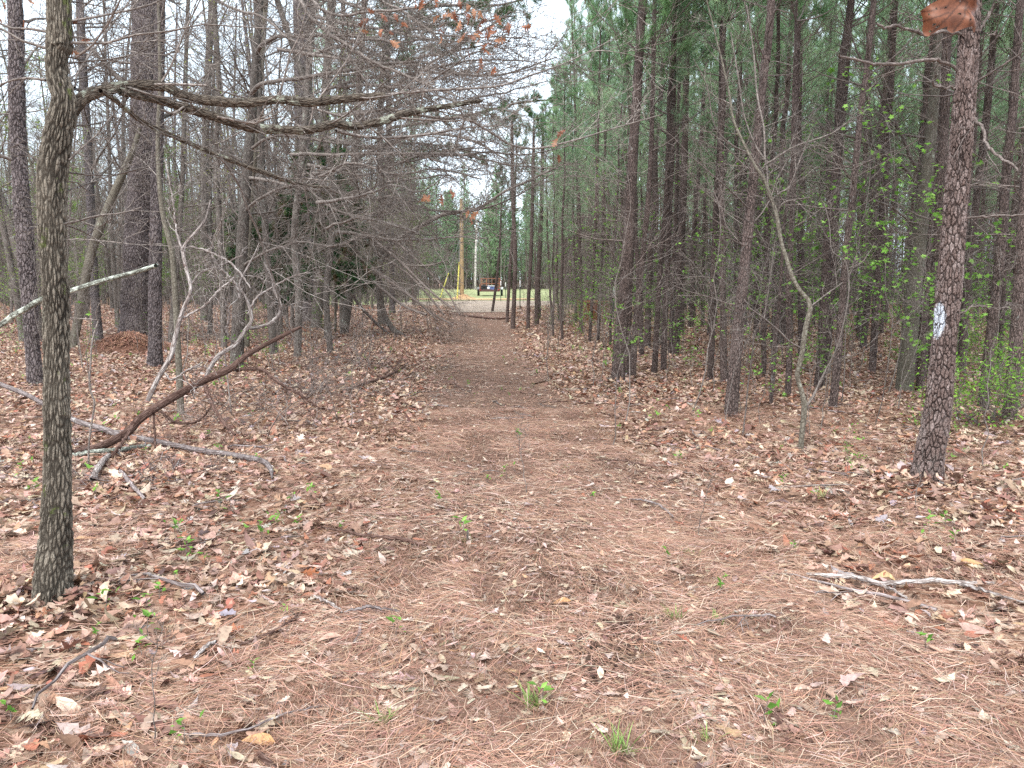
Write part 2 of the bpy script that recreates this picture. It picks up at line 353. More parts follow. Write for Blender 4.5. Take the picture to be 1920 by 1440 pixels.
def leaf_batch(R, P, size, tpl, tilt=.34, curl=1.0, lift=.012, yaw=None):
    T = np.array(TPL[tpl]); n = len(P); S = len(T)
    asym = R.uniform(.8, 1.2, (n, S)); t = T[:, 0]; w = T[:, 1]
    u = (t-.5)[None]*np.ones((n, 1))
    bend = R.uniform(-.5, .5, n)[:, None]
    wl = w[None]*asym; wr_ = w[None]*(2-asym)
    sh = (0.10*(w > .2))[None]
    cu = R.normal(.35, .55, (n, 1))*curl; cv = R.normal(.5, .8, (n, 1))*curl; tw = R.normal(0, .9, (n, 1))*curl
    def pt(uu, vv):
        z = cu*uu*uu*.9+cv*vv*np.abs(vv)*1.1*0+cv*np.abs(vv)**1.6+tw*uu*vv+R.normal(0, .018*curl, uu.shape)
        return np.stack([uu, vv+bend*uu*uu, z], -1)
    Vl = pt(u+sh, wl*.62); Vm = pt(u, u*0); Vr = pt(u+sh, -wr_*.62)
    V = np.stack([Vl, Vm, Vr], 2).reshape(n, S*3, 3)*size[:, None, None]
    ya = R.uniform(0, 2*np.pi, n) if yaw is None else yaw
    ta = np.abs(R.normal(0, tilt, n)); pa = R.uniform(0, 2*np.pi, n)
    k = np.stack([np.cos(pa), np.sin(pa), 0*pa], -1)
    c, s_ = np.cos(ya)[:, None], np.sin(ya)[:, None]
    V = np.stack([V[..., 0]*c-V[..., 1]*s_, V[..., 0]*s_+V[..., 1]*c, V[..., 2]], -1)
    kk = k[:, None]; ca, sa = np.cos(ta)[:, None, None], np.sin(ta)[:, None, None]
    V = V*ca+np.cross(np.broadcast_to(kk, V.shape), V)*sa+kk*(V*kk).sum(-1, keepdims=True)*(1-ca)
    zmin = V[..., 2].min(1)
    V = V+P[:, None]; V[..., 2] += (-np.clip(zmin, -.05, 0)*R.uniform(.15, .9, n)+np.abs(R.normal(0, lift, n)))[:, None]
    i = np.arange(S-1)*3
    q = np.concatenate([np.stack([i, i+1, i+4, i+3], -1), np.stack([i+1, i+2, i+5, i+4], -1)])
    Q = (q[None]+(np.arange(n)*S*3)[:, None, None]).reshape(-1, 4)
    return V.reshape(-1, 3), Q, S*3
class Cat:
    def __init__(s): s.V = []; s.Q = []; s.C = []; s.o = 0; s.nv = 0
    def add(s, V, Q, Cc):
        s.V.append(V); s.Q.append(Q+s.nv); s.C.append(Cc); s.nv += len(V)
    def obj(s, name, mat, parent=None, tri=False, smooth=True):
        V = np.vstack(s.V); Q = np.vstack(s.Q)
        return obj(name, mk(name, V, None if tri else Q, Q if tri else None, mat, smooth, {'col': np.vstack(s.C)}), parent)
def scatter(R, y0, y1, dens, spread=.74, extra=.8):
    A = spread*(y1*y1-y0*y0)+2*extra*(y1-y0); n = int(A*dens)
    y = np.sqrt(R.uniform(y0*y0, y1*y1, n)); x = R.uniform(-1, 1, n)*(spread*y+extra)
    return x, y
R = RS(11); cat = Cat()
for (y0, y1, dens, tps, smul, li) in [(1.5, 7.5, 760, ('red', 'white', 'plain'), 1.0, .011), (7.5, 20, 430, ('low',), 1.05, .014), (20, 42, 150, ('low',), 1.4, .02)]:
    x, y = scatter(R, y0, y1, dens)
    tm = trail_m(x, y); clump = vnoise(x, y, .55, 21)
    c2 = vnoise(x, y, 1.6, 77); near = np.clip((6.5-y)/3, 0, 1)
    p = (1-tm)*(.5+.6*clump)+tm*(.07+.12*(clump > .55)+near*(.22+.6*(c2 > .42)*(clump > .3)))
    p = p*(1-.45*np.clip((c2-.62)*6, 0, 1)*(y < 9))
    k = R.uniform(size=len(x)) < p; x, y, tm = x[k], y[k], tm[k]
    n = len(x); size = np.clip(R.lognormal(math.log(.072), .36, n), .028, .15)*smul*(1-.3*tm)
    P = np.stack([x, y, gz(x, y)+.008+.0009*y], -1)
    colr = pick(R, n, LP, LW); pale = (tm > .5) & (R.uniform(size=n) < .6); colr[pale] = pick(R, pale.sum(), [(.52, .39, .30), (.60, .48, .39), (.42, .31, .25)], [3, 1.5, 3])
    ty_ = R.randint(0, len(tps), n)
    for ti, tp in enumerate(tps):
        s_ = ty_ == ti
        for flatm, sel in ((.4, s_ & (tm > .5)), (.8, s_ & (tm <= .5))):
            if sel.sum() == 0: continue
            V, Q, m_ = leaf_batch(R, P[sel], size[sel], tp, .40*flatm, flatm, li)
            cc = np.repeat(colr[sel], m_, 0)
            cat.add(V, Q, cc)
o = cat.obj('fallen_leaves', M['litter']); tag(o, kind='stuff')
# pine straw
def straw(R, x, y, z, L, w, yaw, pitch, colr, cat):
    n = len(x); d = np.stack([np.cos(yaw)*np.cos(pitch), np.sin(yaw)*np.cos(pitch), np.sin(pitch)], -1)
    sd = np.stack([-np.sin(yaw), np.cos(yaw), 0*yaw], -1)
    P0 = np.stack([x, y, z], -1); cv = R.normal(0, .12, n)[:, None]*L[:, None]
    pts = [P0-d*L[:, None]/2, P0+sd*cv+np.array([0, 0, 1])*(np.abs(cv)*.5), P0+d*L[:, None]/2]
    V = []
    for q, ww in zip(pts, (1, 1, .5)): V += [q+sd*w[:, None]*ww/2, q-sd*w[:, None]*ww/2+np.array([0, 0, -.0006])]
    V = np.stack(V, 1); V[:, :, 2] = np.maximum(V[:, :, 2], z[:, None]-.004)
    q = np.array([[0, 1, 3, 2], [2, 3, 5, 4]])
    cat.add(V.reshape(-1, 3), (q[None]+(np.arange(n)*6)[:, None, None]).reshape(-1, 4), np.repeat(colr, 6, 0))
R = RS(12); cat = Cat()
NP = [(.34, .19, .135), (.28, .15, .105), (.42, .27, .20), (.20, .11, .08), (.52, .39, .31)]; NW = [28, 24, 22, 16, 10]
for (y0, y1, dens, w0) in [(1.5, 4.5, 4300, .0018), (4.5, 9, 1700, .0027), (9, 20, 280, .006)]:
    x, y = scatter(R, y0, y1, dens)
    tm = trail_m(x, y); cl = vnoise(x, y, .8, 31)
    k = R.uniform(size=len(x)) < tm*.95+(1-tm)*(.22+.6*np.clip((cl-.5)*4, 0, 1)); x, y = x[k], y[k]; n = len(x)
    yaw = vnoise(x, y, .3, 33)*6+vnoise(x, y, 1.3, 34)*5+R.normal(0, .95, n)
    L = R.uniform(.09, .2, n)
    straw(R, x, y, gz(x, y)+.012+.0009*y+np.abs(R.normal(0, .012, n)), L, w0*R.uniform(.7, 1.3, n), yaw, R.normal(0, .07, n), pick(R, n, NP, NW, .2), cat)
# straw heaped round the foot of the big pine and along the shoulders
o = cat.obj('pine_straw', M['needle_litter'], smooth=False); tag(o, kind='stuff')
# dark crumbs of turned soil in the trail
R = RS(13); tb = Cat()
ico = np.array([(1, 0, 0), (-1, 0, 0), (0, 1, 0), (0, -1, 0), (0, 0, 1), (0, 0, -1)], float)
icf = np.array([(0, 2, 4), (2, 1, 4), (1, 3, 4), (3, 0, 4), (2, 0, 5), (1, 2, 5), (3, 1, 5), (0, 3, 5)])
def crumbs(R, P, s, colr, tb):
    n = len(P); V = ico[None]*s[:, None, None]*R.uniform(.5, 1.2, (n, 6, 1))*np.array([1, 1, .6])+P[:, None]
    tb.add(V.reshape(-1, 3), (icf[None]+(np.arange(n)*6)[:, None, None]).reshape(-1, 3), np.repeat(colr, 6, 0))
for (px, py, sx_, sy_, n) in [(1150, 1230, .10, .10, 700), (1165, 1178, .09, .05, 420), (1085, 1085, .12, .06, 300), (845, 965, .16, .10, 300), (1120, 1265, .06, .04, 200), (1180, 1290, .1, .05, 200)]:
    c = gp(px, py); x = c[0]+R.normal(0, sx_, n); y = c[1]+R.normal(0, sy_, n)
    crumbs(R, np.stack([x, y, gz(x, y)+.016+R.uniform(0, .02, n)], -1), np.clip(R.lognormal(math.log(.006), .5, n), .002, .02), pick(R, n, [(.05, .028, .02), (.09, .05, .035), (.16, .09, .065)], [4, 3, 1]), tb)
o = tb.obj('loose_dirt', M['needle_litter'], tri=True, smooth=False); tag(o, kind='stuff')

# ------------------------------------------------------------------ foliage makers
def needle_mesh(name, tips, R, n=26, L=(.12, .19), w=.005, spread=.6, pal=((.34, .50, .29), (.42, .58, .35), (.26, .41, .23), (.48, .62, .38)), droop=.0, mat=None):
    P = np.array([t[0] for t in tips]); D = np.array([t[1] for t in tips]); m = len(P)
    d = norm(D[:, None]+R.normal(0, spread, (m, n, 3))+np.array([0, 0, .12-droop])); Ls = R.uniform(*L, (m, n, 1))
    p0 = P[:, None]-D[:, None]*R.uniform(0, .16, (m, n, 1)); sd = norm(np.cross(d, R.normal(size=(m, n, 3))))*w/2
    V = np.stack([p0-sd, p0+sd, p0+d*Ls], 2).reshape(-1, 3)
    T = np.arange(m*n*3).reshape(-1, 3)
    pal = np.array(pal); c = pal[R.randint(0, len(pal), m)]*(1+R.normal(0, .15, (m, 1))); c = np.clip(np.repeat(c, n*3, 0)*(1+np.repeat(R.normal(0, .15, (m*n, 1)), 3, 0)), .01, .8)
    return mk(name, V, None, T, mat or M['needles'], False, {'col': c})
STAR = [(0, 0)]
for i in range(10):
    a = -math.pi/2+(i+.5)*2*math.pi/10; r_ = .52 if i % 2 else .26
    STAR.append((r_*math.sin(a)*1.0, .38+r_*math.cos(a)))
STAR = np.array(STAR); STARC = np.array([0, .38])
def leaf_mesh(name, tips, R, per=3, size=.05, pal=((.16, .34, .05), (.24, .44, .08), (.12, .26, .04)), star=True, spread=.9, mat=None, jit=.06):
    P = np.array([t[0] for t in tips]); D = np.array([t[1] for t in tips])
    P = np.repeat(P, per, 0)+R.normal(0, jit, (len(P)*per, 3)); D = np.repeat(D, per, 0); m = len(P)
    d = norm(D*.5+R.normal(0, spread, (m, 3))*np.array([1, 1, .45])); s_ = norm(np.cross(d, np.array([0, 0, 1.])+R.normal(0, .45, (m, 3)))); u = np.cross(s_, d)
    sz = size*R.uniform(.5, 1.25, (m, 1, 1))
    if star:
        k = 10; pts = np.vstack([STARC, STAR[1:]]); fold = -np.abs(pts[:, 0])*.25
        V = P[:, None]+sz*(pts[None, :, 0, None]*s_[:, None]+pts[None, :, 1, None]*d[:, None]+fold[None, :, None]*u[:, None])
        f = np.array([(0, 1+i, 1+(i+1) % k) for i in range(k)]); nv = k+1
    else:
        pts = np.array([(0, 0), (.22, .45), (0, 1), (-.22, .45)]); fold = np.array([0, .06, -.08, .06])
        V = P[:, None]+sz*(pts[None, :, 0, None]*s_[:, None]+pts[None, :, 1, None]*d[:, None]+fold[None, :, None]*u[:, None])
        f = np.array([(0, 1, 2), (0, 2, 3)]); nv = 4
    T = (f[None]+(np.arange(m)*nv)[:, None, None]).reshape(-1, 3)
    pal = np.array(pal); c = np.clip(pal[R.randint(0, len(pal), m)]*(1+R.normal(0, .18, (m, 1))), .01, .85)
    return mk(name, V.reshape(-1, 3), None, T, mat or M['leaves'], False, {'col': np.repeat(c, nv, 0)})

# ------------------------------------------------------------------ trees
def trunk_interp(P, z):
    zz = P[:, 2]; i = int(np.clip(np.searchsorted(zz, z)-1, 0, len(P)-2)); f = (z-zz[i])/(zz[i+1]-zz[i]+1e-9)
    return P[i]+(P[i+1]-P[i])*np.clip(f, 0, 1)
def add_pine_branches(B, tips, P, H, R, z0, zc, dens=5.0, r0=.009, blen=(.5, 1.6), live=True, cw=1.7, col=(1, 1, 1)):
    z = z0
    while z < zc:
        z += R.exponential(1/dens); p = trunk_interp(P, z)
        a = R.uniform(0, 2*np.pi); e = R.uniform(.0, .7)
        d = np.array([math.cos(a)*math.cos(e), math.sin(a)*math.cos(e), math.sin(e)])
        L = R.uniform(*blen)*(1 if z > 1.6 else .6)
        grow(B, p, d, L, r0*R.uniform(.5, 1.1), R.choice([1, 2, 2]), R, kids=(0, 3, 4), wander=.13, up=.05, ang=(25, 55), ratio=.5, col=np.array(col)*R.uniform(.75, 1.35), rmin=.0018)
    if live:
        z = zc
        while z < H-.2:
            z += R.uniform(.3, .5); fr = (z-zc)/(H-zc); Lb = cw*(1-fr*.75)*(.75+.25*min(1, fr*4))
            for k in range(R.randint(3, 5)):
                a = R.uniform(0, 2*np.pi); e = .35+.5*fr+R.normal(0, .12)
                d = np.array([math.cos(a)*math.cos(e), math.sin(a)*math.cos(e), math.sin(e)])
                grow(B, trunk_interp(P, min(z, H-.05)), d, Lb*R.uniform(.6, 1.1), .012*(1-fr*.5), 2, R, kids=(0, 3, 4), wander=.09, up=.09, ang=(25, 50), ratio=.42, tips=tips, col=col, rmin=.003)
        tips.append((P[-1], np.array([0, 0, 1.])))
def pine_meshes(seed, H, r, zc, dens=5, cw=1.6, nn=16, nw=.006):
    R = RS(seed); n = 26; z = np.linspace(-.15, H, n)
    w = np.cumsum(R.normal(0, .018, (n, 2)), 0); w -= w[0]
    P = np.column_stack([w[:, 0], w[:, 1], z])
    rr = r*(1-.85*np.clip(z/H, 0, 1))**.8+.006; rr[:2] *= [1.25, 1.06]
    T = Tubes(seed); T.add(P, rr, 9)
    B = Tubes(seed+1); tips = []
    add_pine_branches(B, tips, P, H, R, .7, zc, dens, cw=cw)
    nm = needle_mesh('foliage', tips, R, n=nn, w=nw)
    return T.mesh('trunk', M['pine']), B.mesh('crown', M['deadtwig']), nm
def tree_from(meshes, name, loc, label, cat, group=None, rz=0, sc=1.0, tilt=(0, 0)):
    o = empty(name, loc, label, cat, group, rz)
    o.rotation_euler = (tilt[0], tilt[1], rz); o.scale = (sc, sc, sc)
    t = obj('trunk', meshes[0], o); c = obj('crown', meshes[1], o)
    if len(meshes) > 2 and meshes[2]: obj('foliage', meshes[2], c)
    return o
def hard_meshes(seed, H, r, z0, mat='hard', lean=.02, nb=12, blen=2.2, leafy=None, lev=3, up=.05, tmat='twig', kids=(0, 4, 4, 5), e0=(.2, .9), bend=.03):
    R = RS(seed); n = 30; z = np.linspace(-.15, H, n)
    w = np.cumsum(np.cumsum(R.normal(0, bend*.25, (n, 2)), 0), 0)*.35; w -= w[0]
    P = np.column_stack([w[:, 0]+z*lean, w[:, 1], z])
    rr = r*(1-.85*np.clip(z/H, 0, 1))**.75+.004; rr[:2] *= [1.3, 1.08]
    T = Tubes(seed); T.add(P, rr, 10)
    B = Tubes(seed+1); tips = []
    for i in range(nb):
        zz = z0+(H-z0)*((i+R.uniform(0, 1))/nb)**1.1; a = R.uniform(0, 2*np.pi); e = R.uniform(*e0)
        d = np.array([math.cos(a)*math.cos(e), math.sin(a)*math.cos(e), math.sin(e)]); fr = zz/H
        grow(B, trunk_interp(P, zz), d, blen*R.uniform(.6, 1.2)*(1.15-.6*fr), r*.32*(1.1-.6*fr), lev, R, kids=kids, wander=.16, up=up, tips=tips, rmin=.0022)
    f = None
    if leafy: f = leaf_mesh('foliage', tips, R, **leafy)
    return (T.mesh('trunk', M[mat]), B.mesh('crown', M[tmat]), f)

def px_trunk(pts, Htot=None, Y=None, n=60):
    """pts: (px,py,width) from base up; the base stands on the ground unless Y given. returns path, radii"""
    b = gp(pts[0][0], pts[0][1]); Y0 = Y or b[1]
    P = [at(p[0], p[1], Y0) for p in pts]; W = [wr(p[2], q[1], p[0]) for p, q in zip(pts, P)]
    P[0] = np.array([P[0][0], Y0, float(gz(P[0][0], Y0))-.12])
    if Htot and Htot > P[-1][2]+.3:
        d = P[-1]-P[-2]; d = d/max(d[2], .2); k = Htot-P[-1][2]
        P.append(P[-1]+np.array([d[0]*k*.5, 0, k])); W.append(W[-1]*.25)
    P = np.array(P); Q = smooth_path(P, n); m = len(P)
    rr = np.interp(np.linspace(0, m-1, n), np.arange(m), W)
    return Q, rr
def hires(P, r, k, seed, flare=.25, lump=.05, top=None):
    """dense displaced trunk: local coordinates, lumps and root flare as real radius changes"""
    R = RS(seed); n = len(P)
    T = norm(np.gradient(P, axis=0)); U = np.zeros_like(P); U[0] = norm(np.cross(T[0], [0, 1, 0.01]))
    for i in range(1, n):
        u = U[i-1]-U[i-1].dot(T[i])*T[i]; U[i] = norm(u)
    W = np.cross(T, U); th = np.arange(k)*2*np.pi/k
    sl = np.concatenate([[0], np.cumsum(np.linalg.norm(np.diff(P, axis=0), axis=1))])
    rr = r[:, None]*(1+lump*2*(vnoise(np.cos(th)[None]*1.3+7+0*sl[:, None], np.sin(th)[None]*1.3+sl[:, None]*3.0, .8, seed)-.5))
    lob = 1+.5*np.cos(th*4+seed)+.3*np.cos(th*7+2*seed)
    rr = rr*(1+flare*lob[None]*.6*np.exp(-sl[:, None]/.16)+flare*.5*np.exp(-sl[:, None]/.3))
    V = P[:, None]+rr[..., None]*(U[:, None]*np.cos(th)[None, :, None]+W[:, None]*np.sin(th)[None, :, None])
    rm = r.max(); B = np.stack([rm*np.cos(th)[None]+0*sl[:, None], rm*np.sin(th)[None]+0*sl[:, None], 0*th[None]+sl[:, None]], -1)+seed*1.37
    i = np.arange(n-1)[:, None]; j = np.arange(k)[None]
    q = np.stack([i*k+j, i*k+(j+1) % k, (i+1)*k+(j+1) % k, (i+1)*k+j], -1).reshape(-1, 4)
    return V.reshape(-1, 3), q, B.reshape(-1, 3)
def hires_obj(name, P, r, k, seed, mat, parent, **kw):
    V, q, B = hires(P, r, k, seed, **kw)
    return obj(name, mk(name, V, q, None, mat, True, {'bk': B, 'col': np.ones((len(V), 3))}), parent)
def local(P, o): return np.asarray(P)-np.array(o.location)

def px_limb(pts, Y0, Y1, n=40):
    m = len(pts); P = np.array([at(p[0], p[1], Y0+(Y1-Y0)*i/(m-1)) for i, p in enumerate(pts)])
    W = [wr(p[2], q[1], p[0]) for p, q in zip(pts, P)]
    return smooth_path(P, n), np.interp(np.linspace(0, m-1, n), np.arange(m), W)
def sprout(B, P, r, R, every=.22, L=(.3, 1.0), lev=2, start=.1, kids=(0, 3, 4), up=.03, ang=(30, 70), tips=None, wander=.12, col=(1, 1, 1), rk=.45, rmin=.0018, rc=.011, flat=0):
    s_ = np.concatenate([[0], np.cumsum(np.linalg.norm(np.diff(P, axis=0), axis=1))]); tot = s_[-1]; t = start*tot
    while t < tot:
        i = min(np.searchsorted(s_, t, side='right')-1, len(P)-2); f = (t-s_[i])/(s_[i+1]-s_[i]+1e-9); p = P[i]+(P[i+1]-P[i])*f
        d = norm(P[i+1]-P[i]); nd = twist(d, math.radians(R.uniform(*ang)), R)
        c = np.array(col)*R.uniform(.7, 1.35)
        grow(B, p, nd, R.uniform(*L)*(1.1-.5*t/tot), min(rc, max(.003, r[min(i, len(r)-1)]*rk)), lev, R, kids=kids, wander=wander, up=up, tips=tips, col=c, rmin=rmin, flat=flat)
        t += every*R.uniform(.5, 1.5)
# ------------------------------------------------------------------ near oak with its long limbs
CAM0 = np.array([0, 0, CH])
def root(name, px, label, cat='tree', group=None):
    b = gp(*px[:2]) if len(px) < 4 else None
    return empty(name, (b[0], b[1], float(gz(b[0], b[1]))), label, cat, group)
Q, r = px_trunk([(97, 1132, 62), (102, 1060, 64), (106, 1000, 59), (108, 860, 52), (106, 740, 48), (105, 600, 47), (98, 400, 52), (99, 320, 56), (111, 240, 52), (119, 190, 46), (107, 133, 40), (109, 60, 42), (110, -20, 45)], 5.2, n=560)
oak = empty('oak_tree', tuple(gp(97, 1132)), 'rough barked oak standing nearest the camera, long limbs reaching over the trail', 'tree')
OY = oak.location[1]; Ql = local(Q, oak)
hires_obj('trunk', Ql, r, 96, 3, M['oak'], oak, flare=.42, lump=.10)
R = RS(50)
limbs = [
 ([(112, 232, 34), (135, 205, 30), (160, 182, 24), (200, 168, 21), (250, 160, 19), (310, 163, 18), (340, 178, 18), (380, 187, 18), (460, 193, 16), (520, 187, 15), (580, 192, 16), (640, 186, 14), (712, 179, 12), (722, 178, 2)], 0, .5, 1),
 ([(225, 172, 15), (262, 180, 15), (300, 188, 16), (340, 200, 17), (400, 218, 17), (460, 236, 17), (520, 243, 16), (580, 243, 15), (630, 232, 15), (665, 237, 14), (720, 226, 13), (760, 213, 12), (820, 202, 9), (896, 190, 6), (900, 190, 1)], .1, 1.2, 2),
 ([(188, 170, 9), (214, 186, 9), (240, 208, 9), (270, 230, 9), (330, 258, 9), (400, 288, 9), (480, 318, 8), (560, 345, 5), (620, 352, 3)], 0, .9, 3),
]
for pts, a, b, sd in limbs:
    P, rr = px_limb(pts, OY+a, OY+b, 300)
    hires_obj('limb', local(P, oak), rr, 26, sd+10, M['limb'], oak, flare=0, lump=.12)
B = Tubes(51)
lim2 = [
 ([(412, 293, 6), (435, 325, 6), (452, 355, 5.5), (468, 400, 5), (482, 430, 5), (498, 480, 4), (515, 530, 4), (526, 580, 3)], .3, .8, 1),
 ([(722, 178, 6), (800, 170, 5.5), (880, 166, 5), (940, 160, 4.5), (990, 143, 4), (1060, 118, 3), (1130, 84, 2)], .5, 1.6, 1),
 ([(770, 214, 6), (830, 222, 5), (872, 222, 5), (920, 248, 5), (960, 272, 5), (1010, 278, 4.5), (1080, 262, 4), (1150, 241, 3), (1240, 215, 2)], 1, 2.2, 1),
 ([(862, 205, 4), (870, 225, 4), (862, 250, 3.5), (852, 285, 3)], 1, 1.1, 0),
 ([(630, 245, 7), (680, 256, 7), (740, 258, 6), (800, 252, 5), (870, 240, 4), (940, 235, 3)], .6, 1.6, 1),
 ([(300, 205, 5), (325, 212, 6), (345, 200, 4)], .1, .2, 0),
 ([(290, 158, 4), (330, 158, 6), (383, 160, 5), (384, 160, 1)], -.1, -.1, 0),
 ([(140, 165, 6), (150, 130, 5), (200, 60, 4), (260, -20, 3)], .1, .9, 1),
]
for pts, a, b, lv in lim2:
    P, rr = px_limb(pts, OY+a, OY+b, 30); P = local(P, oak); rr = rr*.85; B.add(P, rr, 8)
    if lv: sprout(B, P, rr, R, every=.11, L=(.3, 1.0), lev=2, kids=(0, 3, 5), up=.02, ang=(20, 55), rc=.005, rmin=.0013)
for pts, a, b, sd in limbs:
    P, rr = px_limb(pts, OY+a, OY+b, 60); P = local(P, oak)
    sprout(B, P, rr, R, every=.10 if sd == 3 else .12, L=(.2, .85), lev=2, start=.22, kids=(0, 3, 5), up=.02, rc=.006, rk=.3, rmin=.0013)
for (px, py, Lh) in [(90, 60, .5), (130, 40, .7), (85, 150, .5), (130, 300, .5), (85, 90, .6), (120, 420, .35), (140, 110, .8), (130, 80, .9)]:
    p = at(px, py, OY); d = np.array([(1 if px > 105 else -1)*R.uniform(.5, 1), R.uniform(-.3, .6), R.uniform(-.1, .5)]); d /= np.linalg.norm(d)
    grow(B, local(p, oak), d, Lh, .006, 2, R, kids=(0, 4, 5), rmin=.0013)
for k in range(26):
    px, py = R.uniform(60, 330), R.uniform(-60, 480)
    p = at(px, py, OY+R.uniform(.1, .8)); src_ = at(108+R.uniform(-8, 8), py+R.uniform(-40, 60), OY); d = p-src_; L_ = np.linalg.norm(d)+.2
    grow(B, local(src_, oak), d/np.linalg.norm(d), min(L_, .9), .0045, 2, R, kids=(0, 4, 6), rmin=.0013, wander=.14)
cr = B.obj('crown', M['twig'], oak)
R = RS(57); cat = Cat()
for bx, by, r0_, n in ((oak.location[0], oak.location[1], .13, 330), (3.07, 5.58, .16, 260), (1.56, 11.3, .13, 120), (-3.95, 12.9, .2, 200)):
    a = R.uniform(0, 6.28, n); d = r0_+np.abs(R.normal(0, .13, n)); x = bx+d*np.cos(a); y = by+d*np.sin(a)
    P = np.stack([x, y, gz(x, y)+.02+.055*np.exp(-(d-r0_)/.09)*R.uniform(.2, 1, n)], -1)
    V, Qd, m_ = leaf_batch(R, P, np.clip(R.lognormal(math.log(.075), .3, n), .03, .13), 'white', .6, .9, .01)
    cat.add(V, Qd, np.repeat(pick(R, n, LP, LW), m_, 0))
tag(cat.obj('banked_leaves', M['litter']), kind='stuff')
# withered leaves that stayed on the oak
def withered(parent, spots, seed, size=.085, n=5):
    R = RS(seed); cat = Cat()
    for p in spots:
        for _ in range(n):
            q = np.array([p+R.normal(0, .05, 3)]); V, Qd, m_ = leaf_batch(R, np.zeros((1, 3)), np.array([size*R.uniform(.7, 1.2)]), 'red', .3, 1.8, 0)
            V = V-V.mean(0); V = np.stack([V[:, 1], V[:, 2], V[:, 0]], -1); a = R.uniform(0, 6.28)
            V = np.stack([V[:, 0]*math.cos(a)-V[:, 1]*math.sin(a), V[:, 0]*math.sin(a)+V[:, 1]*math.cos(a), V[:, 2]], -1)
            c = np.array([(.36, .14, .075), (.42, .20, .11), (.25, .10, .06)][R.randint(3)])*R.uniform(.8, 1.2)
            cat.add(V+q, Qd, np.repeat(c[None], len(V), 0))
    o = cat.obj('foliage', M['deadleaf'], parent); return o
withered(cr, [local(at(x, y, OY+.05), oak) for x, y in [(125, 38), (118, 55), (128, 68), (30, 20), (18, 45), (122, 85)]], 5, .055, 2)
sp = [(855, 30), (893, 38), (870, 62), (850, 68), (920, 72), (905, 60), (745, 42), (738, 55), (800, 22), (820, 28), (895, 90), (925, 90), (875, 20), (960, 72), (915, 128), (945, 42), (686, 30), (807, 370), (837, 368), (890, 407), (1045, 275)]
withered(cr, [local(at(x, y, 5.2), oak) for x, y in sp], 6, .075, 3)

# ------------------------------------------------------------------ traced trees
def traced(name, pts, label, cat='tree', H=9, mat='pine', k=14, group=None, hr=0, Y=None, n=60, seed=1, pine=None, hard=None, limbs=(), tmat='twig', leafy=None, flare=.2, lump=.06, nl=False):
    Q, r = px_trunk(pts, H, Y=Y, n=hr if hr else n)
    o = empty(name, (Q[0][0], Q[0][1], float(gz(Q[0][0], Q[0][1]))), label, cat, group)
    Ql = local(Q, o); R = RS(seed*7+1)
    if hr: hires_obj('trunk', Ql, r, k, seed, M[mat], o, flare=flare, lump=lump)
    else:
        r = r.copy(); r[:2] *= [1.25, 1.12]
        T = Tubes(seed); T.add(Ql, r, k); T.obj('trunk', M[mat], o)
    B = Tubes(seed+5); tips = []; ltips = []; any_ = False
    if pine is not None:
        add_pine_branches(B, tips, Ql[::max(1, len(Ql)//60)], Ql[-1][2], R, *pine); any_ = True
    if hard is not None:
        z0, nb, bl, lev, kids = hard; zt = Ql[-1][2]
        for i in range(nb):
            zz = z0+(zt-z0)*(i+R.uniform(0, 1))/nb; a = R.uniform(0, 2*np.pi); e = R.uniform(.0, .9); d = np.array([math.cos(a)*math.cos(e), math.sin(a)*math.cos(e), math.sin(e)])
            i0 = int(np.argmin(np.abs(Ql[:, 2]-zz)))
            grow(B, Ql[i0], d, bl*R.uniform(.5, 1.2), max(.006, r[i0]*.26), lev, R, kids=kids, flat=.04, ang=(25, 52), wander=.12, up=.04, tips=tips, rmin=.0022)
        any_ = True
    for pl, Ya, Yb, ev, Lr in limbs:
        P, rr = px_limb(pl, Ya, Yb, 34); rr = rr*(.72 if name != 'pine_tree' else .85); P = local(P+np.cumsum(R.normal(0, .006, P.shape), 0), o); B.add(P, rr, 8)
        if ev: sprout(B, P, rr, R, every=ev*.75, L=(Lr[0]*1.3, Lr[1]*1.3), lev=2, kids=(0, 3, 5), ang=(18, 50), flat=.06, rc=.008, tips=ltips, rmin=.002, up=.0); 
        any_ = True
    if any_:
        c = B.obj('crown', M[tmat], o)
        if leafy: obj('foliage', leaf_mesh('foliage', tips+ltips, R, **leafy), c)
        elif pine is not None and (tips or nl): obj('foliage', needle_mesh('foliage', tips+(ltips if nl else []), R, n=26 if not nl else 40, w=.006 if not nl else .009, pal=((.15, .28, .12), (.20, .35, .15), (.11, .20, .09)) if not nl else ((.07, .15, .05), (.10, .20, .07), (.14, .24, .09))), c)
    return o
YL = lambda px, py: gp(px, py)[1]
traced('pine_tree', [(735, 590, 12), (733, 480, 12), (730, 300, 11), (728, 150, 10), (722, -20, 9)], 'pine with flat dark green boughs reaching into the sky gap', H=15, mat='pine_old', seed=77, nl=True, tmat='deadtwig', pine=(4, 9, 2.5, .012, (.6, 2.)), limbs=[
 ([(730, 60, 8), (840, 45, 6), (900, 40, 5), (970, 28, 3)], 31, 30, .4, (.3, .8)), ([(730, 20, 8), (850, 8, 6), (920, 12, 5), (1000, -5, 3)], 31, 30, .35, (.3, .8)),
 ([(728, 95, 7), (700, 75, 6), (650, 62, 4)], 31, 31, .4, (.3, .8)), ([(728, 120, 7), (850, 95, 5), (905, 85, 3)], 31, 30, .4, (.3, .7)), ([(728, 240, 7), (880, 215, 6), (980, 190, 5), (1060, 185, 3)], 31, 29, .5, (.3, .7)), ([(728, 310, 6), (850, 280, 5), (905, 300, 3)], 31, 30, .4, (.3, .7))])
